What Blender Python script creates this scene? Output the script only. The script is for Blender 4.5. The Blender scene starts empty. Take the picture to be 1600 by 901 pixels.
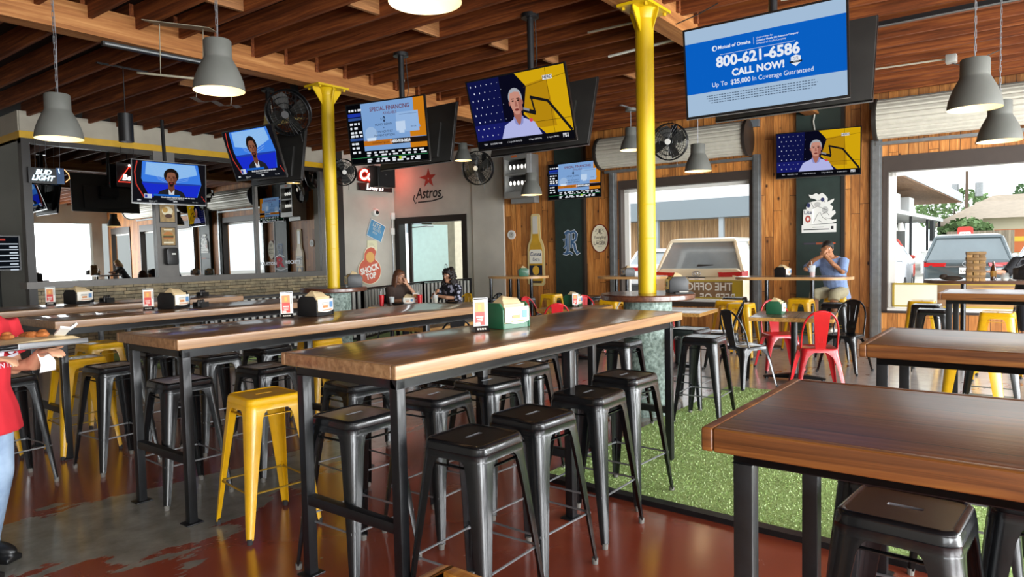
import bpy, bmesh, math, random
from mathutils import Matrix, Vector, Euler
from math import sin, cos, pi, radians as R
random.seed(7)
SC = bpy.context.scene
COL = SC.collection

# ---------------------------------------------------------------- camera
CH = 1.51
cam_d = bpy.data.cameras.new('camera'); cam = bpy.data.objects.new('camera', cam_d); COL.objects.link(cam)
cam_d.sensor_width = 36.0; cam_d.lens = 1079.67/1600*36.0; cam_d.clip_start = 0.05; cam_d.clip_end = 400
PIT, ROL, YAW = R(2.9114), R(-1.2292), R(37.8925)
fw = Vector((cos(YAW)*cos(PIT), sin(YAW)*cos(PIT), -sin(PIT)))
r0 = Vector((sin(YAW), -cos(YAW), 0)); u0 = r0.cross(fw)
rr = cos(ROL)*r0 + sin(ROL)*u0; uu = -sin(ROL)*r0 + cos(ROL)*u0
cam.matrix_world = Matrix(((rr.x, uu.x, -fw.x, 0), (rr.y, uu.y, -fw.y, 0), (rr.z, uu.z, -fw.z, CH), (0, 0, 0, 1)))
SC.camera = cam
# ---------------------------------------------------------------- world, light, exposure
w = bpy.data.worlds.new('overcast_sky'); SC.world = w; w.use_nodes = True
wn = w.node_tree; wn.nodes.clear()
wo = wn.nodes.new('ShaderNodeOutputWorld'); wb = wn.nodes.new('ShaderNodeBackground')
wt = wn.nodes.new('ShaderNodeTexCoord'); ws = wn.nodes.new('ShaderNodeSeparateXYZ'); wr = wn.nodes.new('ShaderNodeValToRGB')
wn.links.new(wt.outputs['Generated'], ws.inputs[0]); wn.links.new(ws.outputs['Z'], wr.inputs[0])
wr.color_ramp.elements[0].position = 0.0; wr.color_ramp.elements[0].color = (0.80, 0.86, 0.90, 1)
wr.color_ramp.elements[1].position = 0.6; wr.color_ramp.elements[1].color = (0.94, 0.97, 1.0, 1)
wn.links.new(wr.outputs[0], wb.inputs[0]); wb.inputs[1].default_value = 1.75
wn.links.new(wb.outputs[0], wo.inputs[0])
sun_d = bpy.data.lights.new('hazy_sun', 'SUN'); sun_d.energy = 0.6; sun_d.angle = R(25); sun_d.color = (1, .97, .92)
sun = bpy.data.objects.new('hazy_sun', sun_d); COL.objects.link(sun); sun.rotation_euler = (R(38), 0, R(35))
# area lights added out of view, filling in for daylight at the open sides
def daylight(name, loc, rot, sx, sy, power, col=(.95, .98, 1.0)):
    d = bpy.data.lights.new(name, 'AREA'); d.shape = 'RECTANGLE'; d.size = sx; d.size_y = sy; d.energy = power; d.color = col
    o = bpy.data.objects.new(name, d); COL.objects.link(o); o.location = loc; o.rotation_euler = rot; return o
for k, x in enumerate((-1.6, 2.4, 6.4, 10.4)):
    daylight('fill_light_south', (x, -5.9, 1.65), (R(-90), 0, R(180)), 3.5, 2.9, 400)
daylight('fill_light_west', (-3.5, -3.4, 1.9), (R(90), 0, R(-90)), 4.0, 2.4, 90)
SC.view_settings.view_transform = 'Standard'
try: SC.view_settings.look = 'None'
except Exception: pass
SC.view_settings.gamma = 1.0; SC.view_settings.use_curve_mapping = False
SC.view_settings.exposure = 1.0
SC.cycles.use_denoising = True
SC.cycles.max_bounces = 10; SC.cycles.diffuse_bounces = 5; SC.cycles.glossy_bounces = 4; SC.cycles.transparent_max_bounces = 12
SC.cycles.sample_clamp_indirect = 6.0

# ---------------------------------------------------------------- colours and materials
def lin(c):
    if isinstance(c, str):
        c = [int(c[i:i+2], 16)/255 for i in (0, 2, 4)]
        c = [x/12.92 if x <= .04045 else ((x+.055)/1.055)**2.4 for x in c]
    return (*c[:3], 1.0)
MATS = {}
def newmat(name):
    m = bpy.data.materials.new(name); m.use_nodes = True
    n = m.node_tree.nodes; l = m.node_tree.links
    return m, n, l, n['Principled BSDF']
def pbr(name, col, rough=.5, metal=0, var=0, scale=8, bump=0, bscale=60, coat=0, spec=.5, emit=None, es=0, alpha=1, var2=None):
    if name in MATS: return MATS[name]
    m, n, l, b = newmat(name); MATS[name] = m
    c = lin(col)
    b.inputs['Base Color'].default_value = c; b.inputs['Roughness'].default_value = rough; b.inputs['Metallic'].default_value = metal
    b.inputs['Coat Weight'].default_value = coat; b.inputs['Specular IOR Level'].default_value = spec; b.inputs['Coat Roughness'].default_value = .08
    tc = None
    if var or bump:
        tc = n.new('ShaderNodeTexCoord')
    if var:
        no = n.new('ShaderNodeTexNoise'); no.inputs['Scale'].default_value = scale; no.inputs['Detail'].default_value = 6
        l.new(tc.outputs['Object'], no.inputs['Vector'])
        rp = n.new('ShaderNodeValToRGB'); rp.color_ramp.elements[0].position = .3; rp.color_ramp.elements[1].position = .7
        d = lin(var2) if var2 else tuple(min(1, x*(1+var)) for x in c[:3])+(1,)
        rp.color_ramp.elements[0].color = tuple(x*(1-var) for x in c[:3])+(1,); rp.color_ramp.elements[1].color = d
        l.new(no.outputs['Fac'], rp.inputs[0]); l.new(rp.outputs[0], b.inputs['Base Color'])
    if bump:
        nb = n.new('ShaderNodeTexNoise'); nb.inputs['Scale'].default_value = bscale; nb.inputs['Detail'].default_value = 4
        l.new(tc.outputs['Object'], nb.inputs['Vector'])
        bu = n.new('ShaderNodeBump'); bu.inputs['Strength'].default_value = bump; bu.inputs['Distance'].default_value = .01
        l.new(nb.outputs['Fac'], bu.inputs['Height']); l.new(bu.outputs[0], b.inputs['Normal'])
    if emit:
        b.inputs['Emission Color'].default_value = lin(emit); b.inputs['Emission Strength'].default_value = es
    if alpha < 1: b.inputs['Alpha'].default_value = alpha
    return m
def glow(name, col, s=1.0):
    if name in MATS: return MATS[name]
    m = bpy.data.materials.new(name); m.use_nodes = True; MATS[name] = m
    n = m.node_tree.nodes; n.clear(); o = n.new('ShaderNodeOutputMaterial'); e = n.new('ShaderNodeEmission')
    e.inputs[0].default_value = lin(col); e.inputs[1].default_value = s; m.node_tree.links.new(e.outputs[0], o.inputs[0])
    return m
SCR = 0.46
def scr(col):   # a colour shown by a lit screen
    return glow('screen_'+col, col, SCR)

def mapped(n, l, scale, rot=(0, 0, 0), loc=(0, 0, 0), src='Object'):
    tc = n.new('ShaderNodeTexCoord'); mp = n.new('ShaderNodeMapping')
    mp.inputs['Scale'].default_value = scale; mp.inputs['Rotation'].default_value = rot; mp.inputs['Location'].default_value = loc
    l.new(tc.outputs[src], mp.inputs[0]); return mp.outputs[0]
def ramp(n, l, src, stops):
    r = n.new('ShaderNodeValToRGB'); e = r.color_ramp.elements
    while len(e) < len(stops): e.new(.5)
    for k, (p, c) in enumerate(stops):
        e[k].position = p; e[k].color = lin(c) if not isinstance(c, (int, float)) else (c, c, c, 1)
    l.new(src, r.inputs[0]); return r.outputs[0]
def mixc(n, l, fac, a, b, mode='MIX'):
    m = n.new('ShaderNodeMix'); m.data_type = 'RGBA'; m.blend_type = mode
    for s, v in ((0, fac), (6, a), (7, b)):
        if hasattr(v, 'links') or hasattr(v, 'is_linked'): l.new(v, m.inputs[s])
        elif s == 0: m.inputs[0].default_value = v
        else: m.inputs[s].default_value = lin(v)
    return m.outputs[2]
def math_(n, l, op, a, b=None, clamp=False):
    m = n.new('ShaderNodeMath'); m.operation = op; m.use_clamp = clamp
    for k, v in ((0, a), (1, b)):
        if v is None: continue
        if hasattr(v, 'is_linked'): l.new(v, m.inputs[k])
        else: m.inputs[k].default_value = v
    return m.outputs[0]
def noise(n, l, vec, scale=5, detail=6, rough=.55, dist=0):
    t = n.new('ShaderNodeTexNoise'); t.inputs['Scale'].default_value = scale; t.inputs['Detail'].default_value = detail
    t.inputs['Roughness'].default_value = rough; t.inputs['Distortion'].default_value = dist
    l.new(vec, t.inputs['Vector']); return t.outputs['Fac']
def bump(n, l, h, b, s=.3, d=.01):
    u = n.new('ShaderNodeBump'); u.inputs['Strength'].default_value = s; u.inputs['Distance'].default_value = d
    l.new(h, u.inputs['Height']); l.new(u.outputs[0], b.inputs['Normal'])

def wood(name, dark, mid, light, axis='X', rough=.45, grain=1.0, coat=0, bmp=.15, plank=0, seed=0, spec=.5, across='Y', gapc='120a06', crough=.12):
    """wood with its grain along one object axis; plank = board width, split across another axis"""
    if name in MATS: return MATS[name]
    m, n, l, b = newmat(name); MATS[name] = m
    s = {'X': (1.3, 30, 30), 'Y': (30, 1.3, 30), 'Z': (30, 30, 1.3)}[axis]
    tc = n.new('ShaderNodeTexCoord'); oi = n.new('ShaderNodeObjectInfo')
    ad = n.new('ShaderNodeVectorMath'); ad.operation = 'ADD'
    l.new(tc.outputs['Object'], ad.inputs[0])
    rnd = n.new('ShaderNodeCombineXYZ')
    rm = math_(n, l, 'MULTIPLY', oi.outputs['Random'], 37.0)
    for k in range(3): l.new(rm, rnd.inputs[k])
    vec = ad.outputs[0]
    gap = None
    if plank:
        sp = n.new('ShaderNodeSeparateXYZ'); l.new(tc.outputs['Object'], sp.inputs[0])
        q = math_(n, l, 'DIVIDE', sp.outputs[across], plank); q = math_(n, l, 'ADD', q, 50.37)
        fl = math_(n, l, 'FLOOR', q); fr = math_(n, l, 'FRACT', q)
        g1 = math_(n, l, 'ABSOLUTE', math_(n, l, 'SUBTRACT', fr, .5)); gap = math_(n, l, 'GREATER_THAN', g1, .5-.004/plank)
        wnz = n.new('ShaderNodeTexWhiteNoise'); wnz.noise_dimensions = '1D'; l.new(fl, wnz.inputs['W'])
        pr = math_(n, l, 'MULTIPLY', wnz.outputs['Value'], 23.0)
        rm2 = math_(n, l, 'ADD', rm, pr)
        for k in range(3): l.new(rm2, rnd.inputs[k])
    l.new(rnd.outputs[0], ad.inputs[1])
    mp = n.new('ShaderNodeMapping'); mp.inputs['Scale'].default_value = tuple(x*grain for x in s); l.new(vec, mp.inputs[0])
    f = noise(n, l, mp.outputs[0], 1.6, 8, .6, .6)
    c = ramp(n, l, f, [(.28, dark), (.5, mid), (.74, light)])
    if plank:
        tint = ramp(n, l, wnz.outputs['Value'], [(0, .72), (1, 1.12)])
        c = mixc(n, l, 1.0, c, tint, 'MULTIPLY'); c = mixc(n, l, gap, c, gapc)
    l.new(c, b.inputs['Base Color'])
    b.inputs['Roughness'].default_value = rough; b.inputs['Coat Weight'].default_value = coat; b.inputs['Coat Roughness'].default_value = crough
    b.inputs['Specular IOR Level'].default_value = spec
    bump(n, l, f, b, bmp, .006)
    return m

# ---------------------------------------------------------------- mesh builder
class MB:
    def __init__(s): s.v = []; s.f = []; s.mi = []; s.mats = []; s.cur = 0; s.M = Matrix()
    def mat(s, m):
        if m not in s.mats: s.mats.append(m)
        s.cur = s.mats.index(m); return s
    def add(s, vs, fs):
        o = len(s.v); s.v += [tuple(s.M @ Vector(p)) for p in vs]
        for f in fs: s.f.append([o+i for i in f]); s.mi.append(s.cur)
        return s
    def bx(s, x0, x1, y0, y1, z0, z1):
        if x0 > x1: x0, x1 = x1, x0
        if y0 > y1: y0, y1 = y1, y0
        if z0 > z1: z0, z1 = z1, z0
        return s.add([(x0, y0, z0), (x1, y0, z0), (x1, y1, z0), (x0, y1, z0), (x0, y0, z1), (x1, y0, z1), (x1, y1, z1), (x0, y1, z1)],
              [(0, 3, 2, 1), (4, 5, 6, 7), (0, 1, 5, 4), (1, 2, 6, 5), (2, 3, 7, 6), (3, 0, 4, 7)])
    def obx(s, c, size, rot=(0, 0, 0)):
        M0 = s.M; s.M = M0 @ Matrix.Translation(c) @ Euler(rot).to_matrix().to_4x4()
        a, b, c2 = [q/2 for q in size]; s.bx(-a, a, -b, b, -c2, c2); s.M = M0; return s
    def rings(s, rs, cap0=True, cap1=True, closed=True):
        k = len(rs[0]); vs = [p for r in rs for p in r]; fs = []
        for i in range(len(rs)-1):
            for j in range(k if closed else k-1):
                a, b = i*k+j, i*k+(j+1) % k; fs.append((a, b, b+k, a+k))
        if cap0: fs.append(tuple(range(k-1, -1, -1)))
        if cap1: fs.append(tuple((len(rs)-1)*k+j for j in range(k)))
        return s.add(vs, fs)
    def cyl(s, p0, p1, ra, rb=None, n=14, cap=True):
        return s.tube([p0, p1], [ra, ra if rb is None else rb], n, cap)
    def tube(s, pts, r, n=8, cap=True, closed=False, flat=1.0, up=None):
        P = [Vector(p) for p in pts]; m = len(P); rr_ = r if isinstance(r, (list, tuple)) else [r]*m
        rs = []; prev = None
        for i in range(m):
            if closed: t = P[(i+1) % m]-P[i-1]
            else: t = P[min(i+1, m-1)]-P[max(i-1, 0)]
            t.normalize()
            if prev is None:
                a = Vector(up) if up else (Vector((0, 0, 1)) if abs(t.z) < .9 else Vector((1, 0, 0)))
                a = (a-a.dot(t)*t).normalized()
            else: a = (prev-prev.dot(t)*t).normalized()
            prev = a; b = t.cross(a)
            rs.append([tuple(P[i]+rr_[i]*(cos(2*pi*k/n)*a+flat*sin(2*pi*k/n)*b)) for k in range(n)])
        if closed: rs.append(rs[0]); return s.rings(rs, False, False)
        return s.rings(rs, cap, cap)
    def lathe(s, prof, n=24, c=(0, 0, 0), cap0=False, cap1=False):
        rs = [[(c[0]+r*cos(2*pi*k/n), c[1]+r*sin(2*pi*k/n), c[2]+z) for k in range(n)] for r, z in prof]
        return s.rings(rs, cap0, cap1)
    def prism(s, poly, z0, z1):
        k = len(poly)
        return s.add([(x, y, z0) for x, y in poly]+[(x, y, z1) for x, y in poly],
              [tuple(range(k-1, -1, -1)), tuple(range(k, 2*k))]+[(i, (i+1) % k, k+(i+1) % k, k+i) for i in range(k)])
    def flat(s, poly, z=0):
        return s.add([(x, y, z) for x, y in poly], [tuple(range(len(poly)))])
    def rect(s, x0, x1, y0, y1, z=0): return s.flat([(x0, y0), (x1, y0), (x1, y1), (x0, y1)], z)
    def ell(s, cx, cy, rx, ry, z=0, n=24): return s.flat([(cx+rx*cos(2*pi*k/n), cy+ry*sin(2*pi*k/n)) for k in range(n)], z)
    def sph(s, c, r, nu=12, nv=8):
        if not isinstance(r, (list, tuple)): r = (r, r, r)
        rs = [[(c[0]+r[0]*sin(pi*i/nv)*cos(2*pi*k/nu), c[1]+r[1]*sin(pi*i/nv)*sin(2*pi*k/nu), c[2]-r[2]*cos(pi*i/nv)) for k in range(nu)] for i in range(1, nv)]
        s.rings(rs, True, True); return s
    def text(s, t, size, x=0, y=0, z=0, align='CENTER', rot=0, sx=1, ext=0, shear=0, bold=0):
        cu = bpy.data.curves.new('t', 'FONT'); cu.body = t; cu.size = size; cu.align_x = align; cu.align_y = 'CENTER'
        cu.extrude = ext; cu.resolution_u = 3; cu.shear = shear; cu.offset = bold
        o = bpy.data.objects.new('t', cu); COL.objects.link(o)
        dg = bpy.context.evaluated_depsgraph_get(); me = bpy.data.meshes.new_from_object(o.evaluated_get(dg))
        T = Matrix.Translation((x, y, z)) @ Matrix.Rotation(rot, 4, 'Z') @ Matrix.Diagonal((sx, 1, 1, 1))
        s.add([tuple(T @ v.co) for v in me.vertices], [tuple(p.vertices) for p in me.polygons])
        bpy.data.objects.remove(o); bpy.data.curves.remove(cu); bpy.data.meshes.remove(me); return s
    def stroke(s, pts, wd, z=0, d=0):
        """a ribbon of width wd along 2-D points (flat, or d deep)"""
        P = [Vector(p) for p in pts]; L = []; Rr = []
        for i in range(len(P)):
            t = (P[min(i+1, len(P)-1)]-P[max(i-1, 0)]).normalized(); q = Vector((-t.y, t.x))*wd/2
            L.append(tuple(P[i]+q)); Rr.append(tuple(P[i]-q))
        for i in range(len(P)-1):
            poly = [L[i], Rr[i], Rr[i+1], L[i+1]]
            if d: s.prism(poly, z, z+d)
            else: s.flat(poly, z)
        return s
    def mesh(s, name, smooth=35, bevel=0, seg=2, merge=True):
        me = bpy.data.meshes.new(name); me.from_pydata(s.v, [], s.f)
        for m in s.mats: me.materials.append(m)
        me.polygons.foreach_set('material_index', s.mi)
        bm = bmesh.new(); bm.from_mesh(me)
        if bevel:
            if merge: bmesh.ops.remove_doubles(bm, verts=bm.verts, dist=1e-5)
            bmesh.ops.recalc_face_normals(bm, faces=bm.faces)
            es = [e for e in bm.edges if len(e.link_faces) == 2 and e.calc_face_angle(0) > R(40)]
            bmesh.ops.bevel(bm, geom=es, offset=bevel, segments=seg, profile=.6, affect='EDGES', clamp_overlap=True)
        bm.to_mesh(me); bm.free()
        if smooth:
            me.polygons.foreach_set('use_smooth', [True]*len(me.polygons)); me.set_sharp_from_angle(angle=R(smooth))
        me.update(); return me
    def build(s, name, parent=None, mat=None, smooth=35, bevel=0, seg=2, loc=None, rot=None, M=None):
        if mat is not None:
            if not s.mats: s.mats.append(mat); s.mi = [0]*len(s.f)
        o = bpy.data.objects.new(name, s.mesh(name, smooth, bevel, seg)); COL.objects.link(o)
        if parent is not None: o.parent = parent
        if loc is not None: o.location = loc
        if rot is not None: o.rotation_euler = rot
        if M is not None: o.matrix_world = M
        return o
def mb(m=None, M=None):
    b = MB()
    if m is not None: b.mat(m)
    if M is not None: b.M = M
    return b
def tag(o, label=None, cat=None, group=None, kind=None):
    if label: o['label'] = label
    if cat: o['category'] = cat
    if group: o['group'] = group
    if kind: o['kind'] = kind
    return o
def thing(name, label, cat, loc=(0, 0, 0), rz=0, group=None, M=None):
    o = bpy.data.objects.new(name, None); o.empty_display_size = .1; COL.objects.link(o)
    if M is not None: o.matrix_world = M
    else: o.location = loc; o.rotation_euler = (0, 0, rz)
    return tag(o, label, cat, group)
KIDS = {}
def kids(o):
    return [c for c in bpy.data.objects if c.parent == o]
def copy_tree(o, loc=None, rz=None, label=None, group=None, parent=None, ch=None):
    c = o.copy(); COL.objects.link(c)
    if parent is not None: c.parent = parent
    if loc is not None: c.location = loc
    if rz is not None: c.rotation_euler = (0, 0, rz)
    if label: c['label'] = label
    if group: c['group'] = group
    for k in kids(o) if ch is None else ch: copy_tree(k, parent=c)
    return c
def struct(o): o['kind'] = 'structure'; return o
def rrect(w, h, r, n=5, cx=0, cy=0):
    p = []
    for (sx, sy, a0) in ((1, 1, 0), (-1, 1, 90), (-1, -1, 180), (1, -1, 270)):
        for k in range(n+1):
            a = R(a0+90*k/n); p.append((cx+sx*(w/2-r)+r*cos(a), cy+sy*(h/2-r)+r*sin(a)))
    return p
# frames of the two walls: local x = right as seen from the room, y = up, z = out into the room
DW = R(2.9)
def wx(y): return 12.5-.0507*(y-2.4)
def WM(y, z, off=0):
    u = Vector((sin(DW), -cos(DW), 0)); v = Vector((0, 0, 1)); n = u.cross(v)
    p = Vector((wx(y), y, z))+n*off
    return Matrix(((u.x, v.x, n.x, p.x), (u.y, v.y, n.y, p.y), (u.z, v.z, n.z, p.z), (0, 0, 0, 1)))
NY = 13.0
def NM(x, z, off=0):
    return Matrix(((1, 0, 0, x), (0, 0, -1, NY-off), (0, 1, 0, z), (0, 0, 0, 1)))
# ================================================================ materials of the place
YEL = pbr('yellow_paint', 'c4a206', .38, var=.08, scale=3, bump=.05)
YELS = pbr('yellow_enamel', 'dfaa0e', .32, var=.1, scale=9, bump=.04, bscale=120, coat=.3)
BLKS = pbr('black_enamel', '101214', .27, .0, var=.4, scale=14, bump=.03, bscale=150, coat=.35, spec=.4)
REDS = pbr('red_enamel', 'c41420', .3, var=.1, coat=.4)
BLKM = pbr('black_steel', '121315', .42, var=.3, scale=20, bump=.05, bscale=90, coat=.15, spec=.4)
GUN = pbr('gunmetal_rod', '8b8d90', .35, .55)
RUB = pbr('rubber', '2a2a2b', .7)
RUBG = pbr('worn_rubber', '6f6c66', .7)
CONC = pbr('concrete', 'b3ada2', .75, var=.07, scale=1.3, bump=.12, bscale=25, var2='c2bcb0')
CONCD = pbr('concrete_band', 'aaa394', .8, var=.08, scale=3, bump=.1)
GREYF = pbr('grey_aluminium', '6d6a66', .45, .3, var=.06)
BRNF = pbr('brown_frame', '3e342e', .5, var=.08)
DKF = pbr('dark_frame', '241f1b', .45)
GALV = pbr('galvanised_steel', '8c8f90', .42, .75, var=.12, scale=12)
GRNC = pbr('dark_green_paint', '22302b', .55, var=.14, scale=6, bump=.1, bscale=20)
SHUT = pbr('shutter_metal', 'c2beb0', .45, .1, var=.08, scale=10)
WHITE = pbr('white_plastic', 'e9e7e0', .45)
BLKP = pbr('black_plastic', '131314', .4)
CREAM = pbr('cream_card', 'e8dfc2', .6)
JOI = wood('joist_wood', '3f1f0e', '70391a', '9c5a29', 'Y', .7, .5, bmp=.3, spec=.25)
GIR = wood('girder_wood', '74451f', '955f31', 'b5814c', 'X', .65, .5, bmp=.3, spec=.3)
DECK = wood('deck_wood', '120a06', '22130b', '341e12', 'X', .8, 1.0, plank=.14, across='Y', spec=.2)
WALLW = None
def wall_wood():
    m, n, l, b = newmat('cedar_wall')
    tc = n.new('ShaderNodeTexCoord'); sp = n.new('ShaderNodeSeparateXYZ'); l.new(tc.outputs['Object'], sp.inputs[0])
    PW = .137
    q = math_(n, l, 'ADD', math_(n, l, 'DIVIDE', sp.outputs['X'], PW), 300.0)
    fl = math_(n, l, 'FLOOR', q); fr = math_(n, l, 'FRACT', q)
    gap = math_(n, l, 'GREATER_THAN', math_(n, l, 'ABSOLUTE', math_(n, l, 'SUBTRACT', fr, .5)), .475)
    w1 = n.new('ShaderNodeTexWhiteNoise'); w1.noise_dimensions = '1D'; l.new(fl, w1.inputs['W'])
    yy = math_(n, l, 'ADD', sp.outputs['Y'], math_(n, l, 'MULTIPLY', w1.outputs['Value'], 9.0))
    sg = math_(n, l, 'DIVIDE', yy, 1.7); sf = math_(n, l, 'FLOOR', sg); sr = math_(n, l, 'FRACT', sg)
    gap2 = math_(n, l, 'LESS_THAN', sr, .004)
    idx = math_(n, l, 'ADD', math_(n, l, 'MULTIPLY', fl, 7.13), math_(n, l, 'MULTIPLY', sf, 3.7))
    w2 = n.new('ShaderNodeTexWhiteNoise'); w2.noise_dimensions = '1D'; l.new(idx, w2.inputs['W'])
    off = math_(n, l, 'MULTIPLY', w2.outputs['Value'], 40.0)
    cv = n.new('ShaderNodeCombineXYZ'); l.new(math_(n, l, 'MULTIPLY', sp.outputs['X'], 16.0), cv.inputs[0])
    l.new(math_(n, l, 'ADD', math_(n, l, 'MULTIPLY', sp.outputs['Y'], 1.3), off), cv.inputs[1]); l.new(off, cv.inputs[2])
    f = noise(n, l, cv.outputs[0], 1.5, 8, .6, .8)
    c = ramp(n, l, f, [(.28, '8f5829'), (.5, 'bd7a3a'), (.75, 'dca05a')])
    tint = ramp(n, l, w2.outputs['Value'], [(0, (.62, .56, .52)), (.45, (.95, .95, .95)), (1, (1.18, 1.12, 1.02))])
    c = mixc(n, l, 1.0, c, tint, 'MULTIPLY')
    kv = n.new('ShaderNodeCombineXYZ'); l.new(math_(n, l, 'ADD', math_(n, l, 'MULTIPLY', sp.outputs['X'], 1.15), off), kv.inputs[0])
    l.new(math_(n, l, 'ADD', math_(n, l, 'MULTIPLY', sp.outputs['Y'], .75), off), kv.inputs[1])
    vo = n.new('ShaderNodeTexVoronoi'); vo.inputs['Scale'].default_value = 4.2; l.new(kv.outputs[0], vo.inputs['Vector'])
    kn = ramp(n, l, vo.outputs['Distance'], [(.05, 1.0), (.14, 0.0)])
    c = mixc(n, l, kn, c, '3a1c0c')
    c = mixc(n, l, math_(n, l, 'MAXIMUM', gap, gap2), c, '2a160b')
    l.new(c, b.inputs['Base Color']); b.inputs['Roughness'].default_value = .55
    h = math_(n, l, 'SUBTRACT', f, math_(n, l, 'MULTIPLY', gap, 2.0)); bump(n, l, h, b, .35, .006)
    return m
WALLW = wall_wood()
def floor_mat():
    m, n, l, b = newmat('painted_floor')
    tc = n.new('ShaderNodeTexCoord'); v = tc.outputs['Object']; sp = n.new('ShaderNodeSeparateXYZ'); l.new(v, sp.inputs[0])
    n1 = noise(n, l, v, 1.1, 10, .62, .4); n2 = noise(n, l, v, 7, 8, .65); n3 = noise(n, l, v, .35, 3)
    # wear: the aisle at the left; wear plus painted window sheen on the far side
    yc = math_(n, l, 'ADD', math_(n, l, 'MULTIPLY', sp.outputs['X'], .2), 3.75)
    hw = math_(n, l, 'MAXIMUM', math_(n, l, 'SUBTRACT', 1.3, math_(n, l, 'MULTIPLY', sp.outputs['X'], .34)), .3)
    dy = math_(n, l, 'ABSOLUTE', math_(n, l, 'SUBTRACT', sp.outputs['Y'], yc))
    aisle = math_(n, l, 'ADD', math_(n, l, 'DIVIDE', math_(n, l, 'SUBTRACT', hw, dy), .7), .45, True)
    px = math_(n, l, 'SUBTRACT', sp.outputs['X'], 1.22); py = math_(n, l, 'SUBTRACT', sp.outputs['Y'], 3.6)
    pd = math_(n, l, 'SQRT', math_(n, l, 'ADD', math_(n, l, 'MULTIPLY', px, px), math_(n, l, 'MULTIPLY', py, py)))
    patch = math_(n, l, 'SUBTRACT', 1.0, math_(n, l, 'DIVIDE', pd, .5), True)
    aisle = math_(n, l, 'SUBTRACT', aisle, math_(n, l, 'MULTIPLY', patch, 1.1), True)
    far = math_(n, l, 'DIVIDE', math_(n, l, 'SUBTRACT', sp.outputs['X'], 4.3), 2.0, True)
    far = math_(n, l, 'MULTIPLY', far, .46)
    wv = math_(n, l, 'MAXIMUM', math_(n, l, 'MULTIPLY', aisle, .62), far)
    n4 = noise(n, l, mapped(n, l, (3.2, 8, 1), (0, 0, R(14))), 1.0, 8, .6)
    s = math_(n, l, 'ADD', wv, math_(n, l, 'MULTIPLY', n1, .5)); s = math_(n, l, 'ADD', s, math_(n, l, 'MULTIPLY', n4, .95))
    s = math_(n, l, 'SUBTRACT', s, .2)
    worn = ramp(n, l, s, [(.84, 0.0), (.86, 1.0)])
    red = ramp(n, l, n3, [(.3, '8a3a24'), (.7, 'a54d33')])
    red = mixc(n, l, math_(n, l, 'MULTIPLY', n2, .25), red, '702c20')
    cc = ramp(n, l, n2, [(.3, '706e63'), (.7, 'a09e92')])
    cc = mixc(n, l, math_(n, l, 'DIVIDE', math_(n, l, 'SUBTRACT', sp.outputs['X'], 4.0), 3.0, True), cc, ramp(n, l, n2, [(.3, 'a39c96'), (.7, 'c6bfb8')]))  # concrete paler towards the windows, painting in their reflected brightness
    c = mixc(n, l, worn, red, cc)
    vo = n.new('ShaderNodeTexVoronoi'); vo.inputs['Scale'].default_value = 5.5; l.new(v, vo.inputs['Vector'])
    spk = ramp(n, l, vo.outputs['Distance'], [(.03, 1.0), (.05, 0.0)])
    c = mixc(n, l, math_(n, l, 'MULTIPLY', spk, .6), c, '9b8f80')
    l.new(c, b.inputs['Base Color'])
    rg = ramp(n, l, worn, [(0, .2), (1, .3)]); rg2 = math_(n, l, 'ADD', rg, math_(n, l, 'MULTIPLY', n1, .12)); l.new(rg2, b.inputs['Roughness'])
    b.inputs['Coat Weight'].default_value = 1.0; b.inputs['Coat Roughness'].default_value = .16
    bump(n, l, math_(n, l, 'SUBTRACT', n2, math_(n, l, 'MULTIPLY', worn, .8)), b, .12, .004)
    return m
# ================================================================ floor, turf, outside ground
X0, X1, Y0, Y1 = -3.6, 12.65, -6.0, NY
struct(mb().mat(floor_mat()).bx(X0, X1+.6, Y0, Y1+4, -.12, 0).build('floor', smooth=0))
def turf_mat():
    m, n, l, b = newmat('artificial_turf')
    tc = n.new('ShaderNodeTexCoord'); v = tc.outputs['Object']
    f = noise(n, l, v, 65, 3, .75); g = noise(n, l, v, 2.5, 4)
    c = ramp(n, l, f, [(.3, '748f4a'), (.5, 'a5c270'), (.7, 'cfe3a6')]); c = mixc(n, l, math_(n, l, 'MULTIPLY', g, .35), c, 'a3bd7c')
    l.new(c, b.inputs['Base Color']); b.inputs['Roughness'].default_value = .85; b.inputs['Specular IOR Level'].default_value = .2
    bump(n, l, f, b, .9, .012); return m
TURF = turf_mat()
t = mb(TURF); t.prism([(3.74, 2.68), (3.52, -4.5), (7.3, -4.5), (7.38, 2.2), (7.36, 2.75)], .001, .012)
to = tag(t.build('turf_mat', smooth=0), 'green artificial turf laid beyond the red floor, under the right-hand tables', 'turf')
rnd = random.Random(3); tb = mb(TURF); BLD = [pbr('turf_blade_dark', '7c9652', .8), pbr('turf_blade_mid', 'a9c678', .8), pbr('turf_blade_light', 'd8eab4', .8)]
for k in range(60000):
    y = rnd.uniform(-2.2, 2.68); x = rnd.uniform(3.69+.032*y, 7.33); a = rnd.uniform(0, 2*pi); h = rnd.uniform(.005, .011); q = .003; lx, ly = rnd.uniform(-.006, .006), rnd.uniform(-.006, .006)
    tb.mat(BLD[k % 3]).add([(x-q*cos(a), y-q*sin(a), .012), (x+q*cos(a), y+q*sin(a), .012), (x+lx, y+ly, .012+h)], [(0, 1, 2)])
tag(tb.build('grass_blades', to, smooth=0), kind='stuff')
mb(BLKM).obx((3.6, -.9, .016), (.07, 7.2, .032), (0, 0, R(-1.75))).build('edging_strip', to)
t2 = mb(TURF).bx(4.6, 11.6, 9.45, 12.6, .001, .025)
tag(t2.build('turf_strip', smooth=0), 'strip of artificial turf behind the picket rail below the bar window', 'turf')
ASPH = pbr('car_park', 'a9a79f', .9, var=.12, scale=.6, bump=.1)
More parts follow.
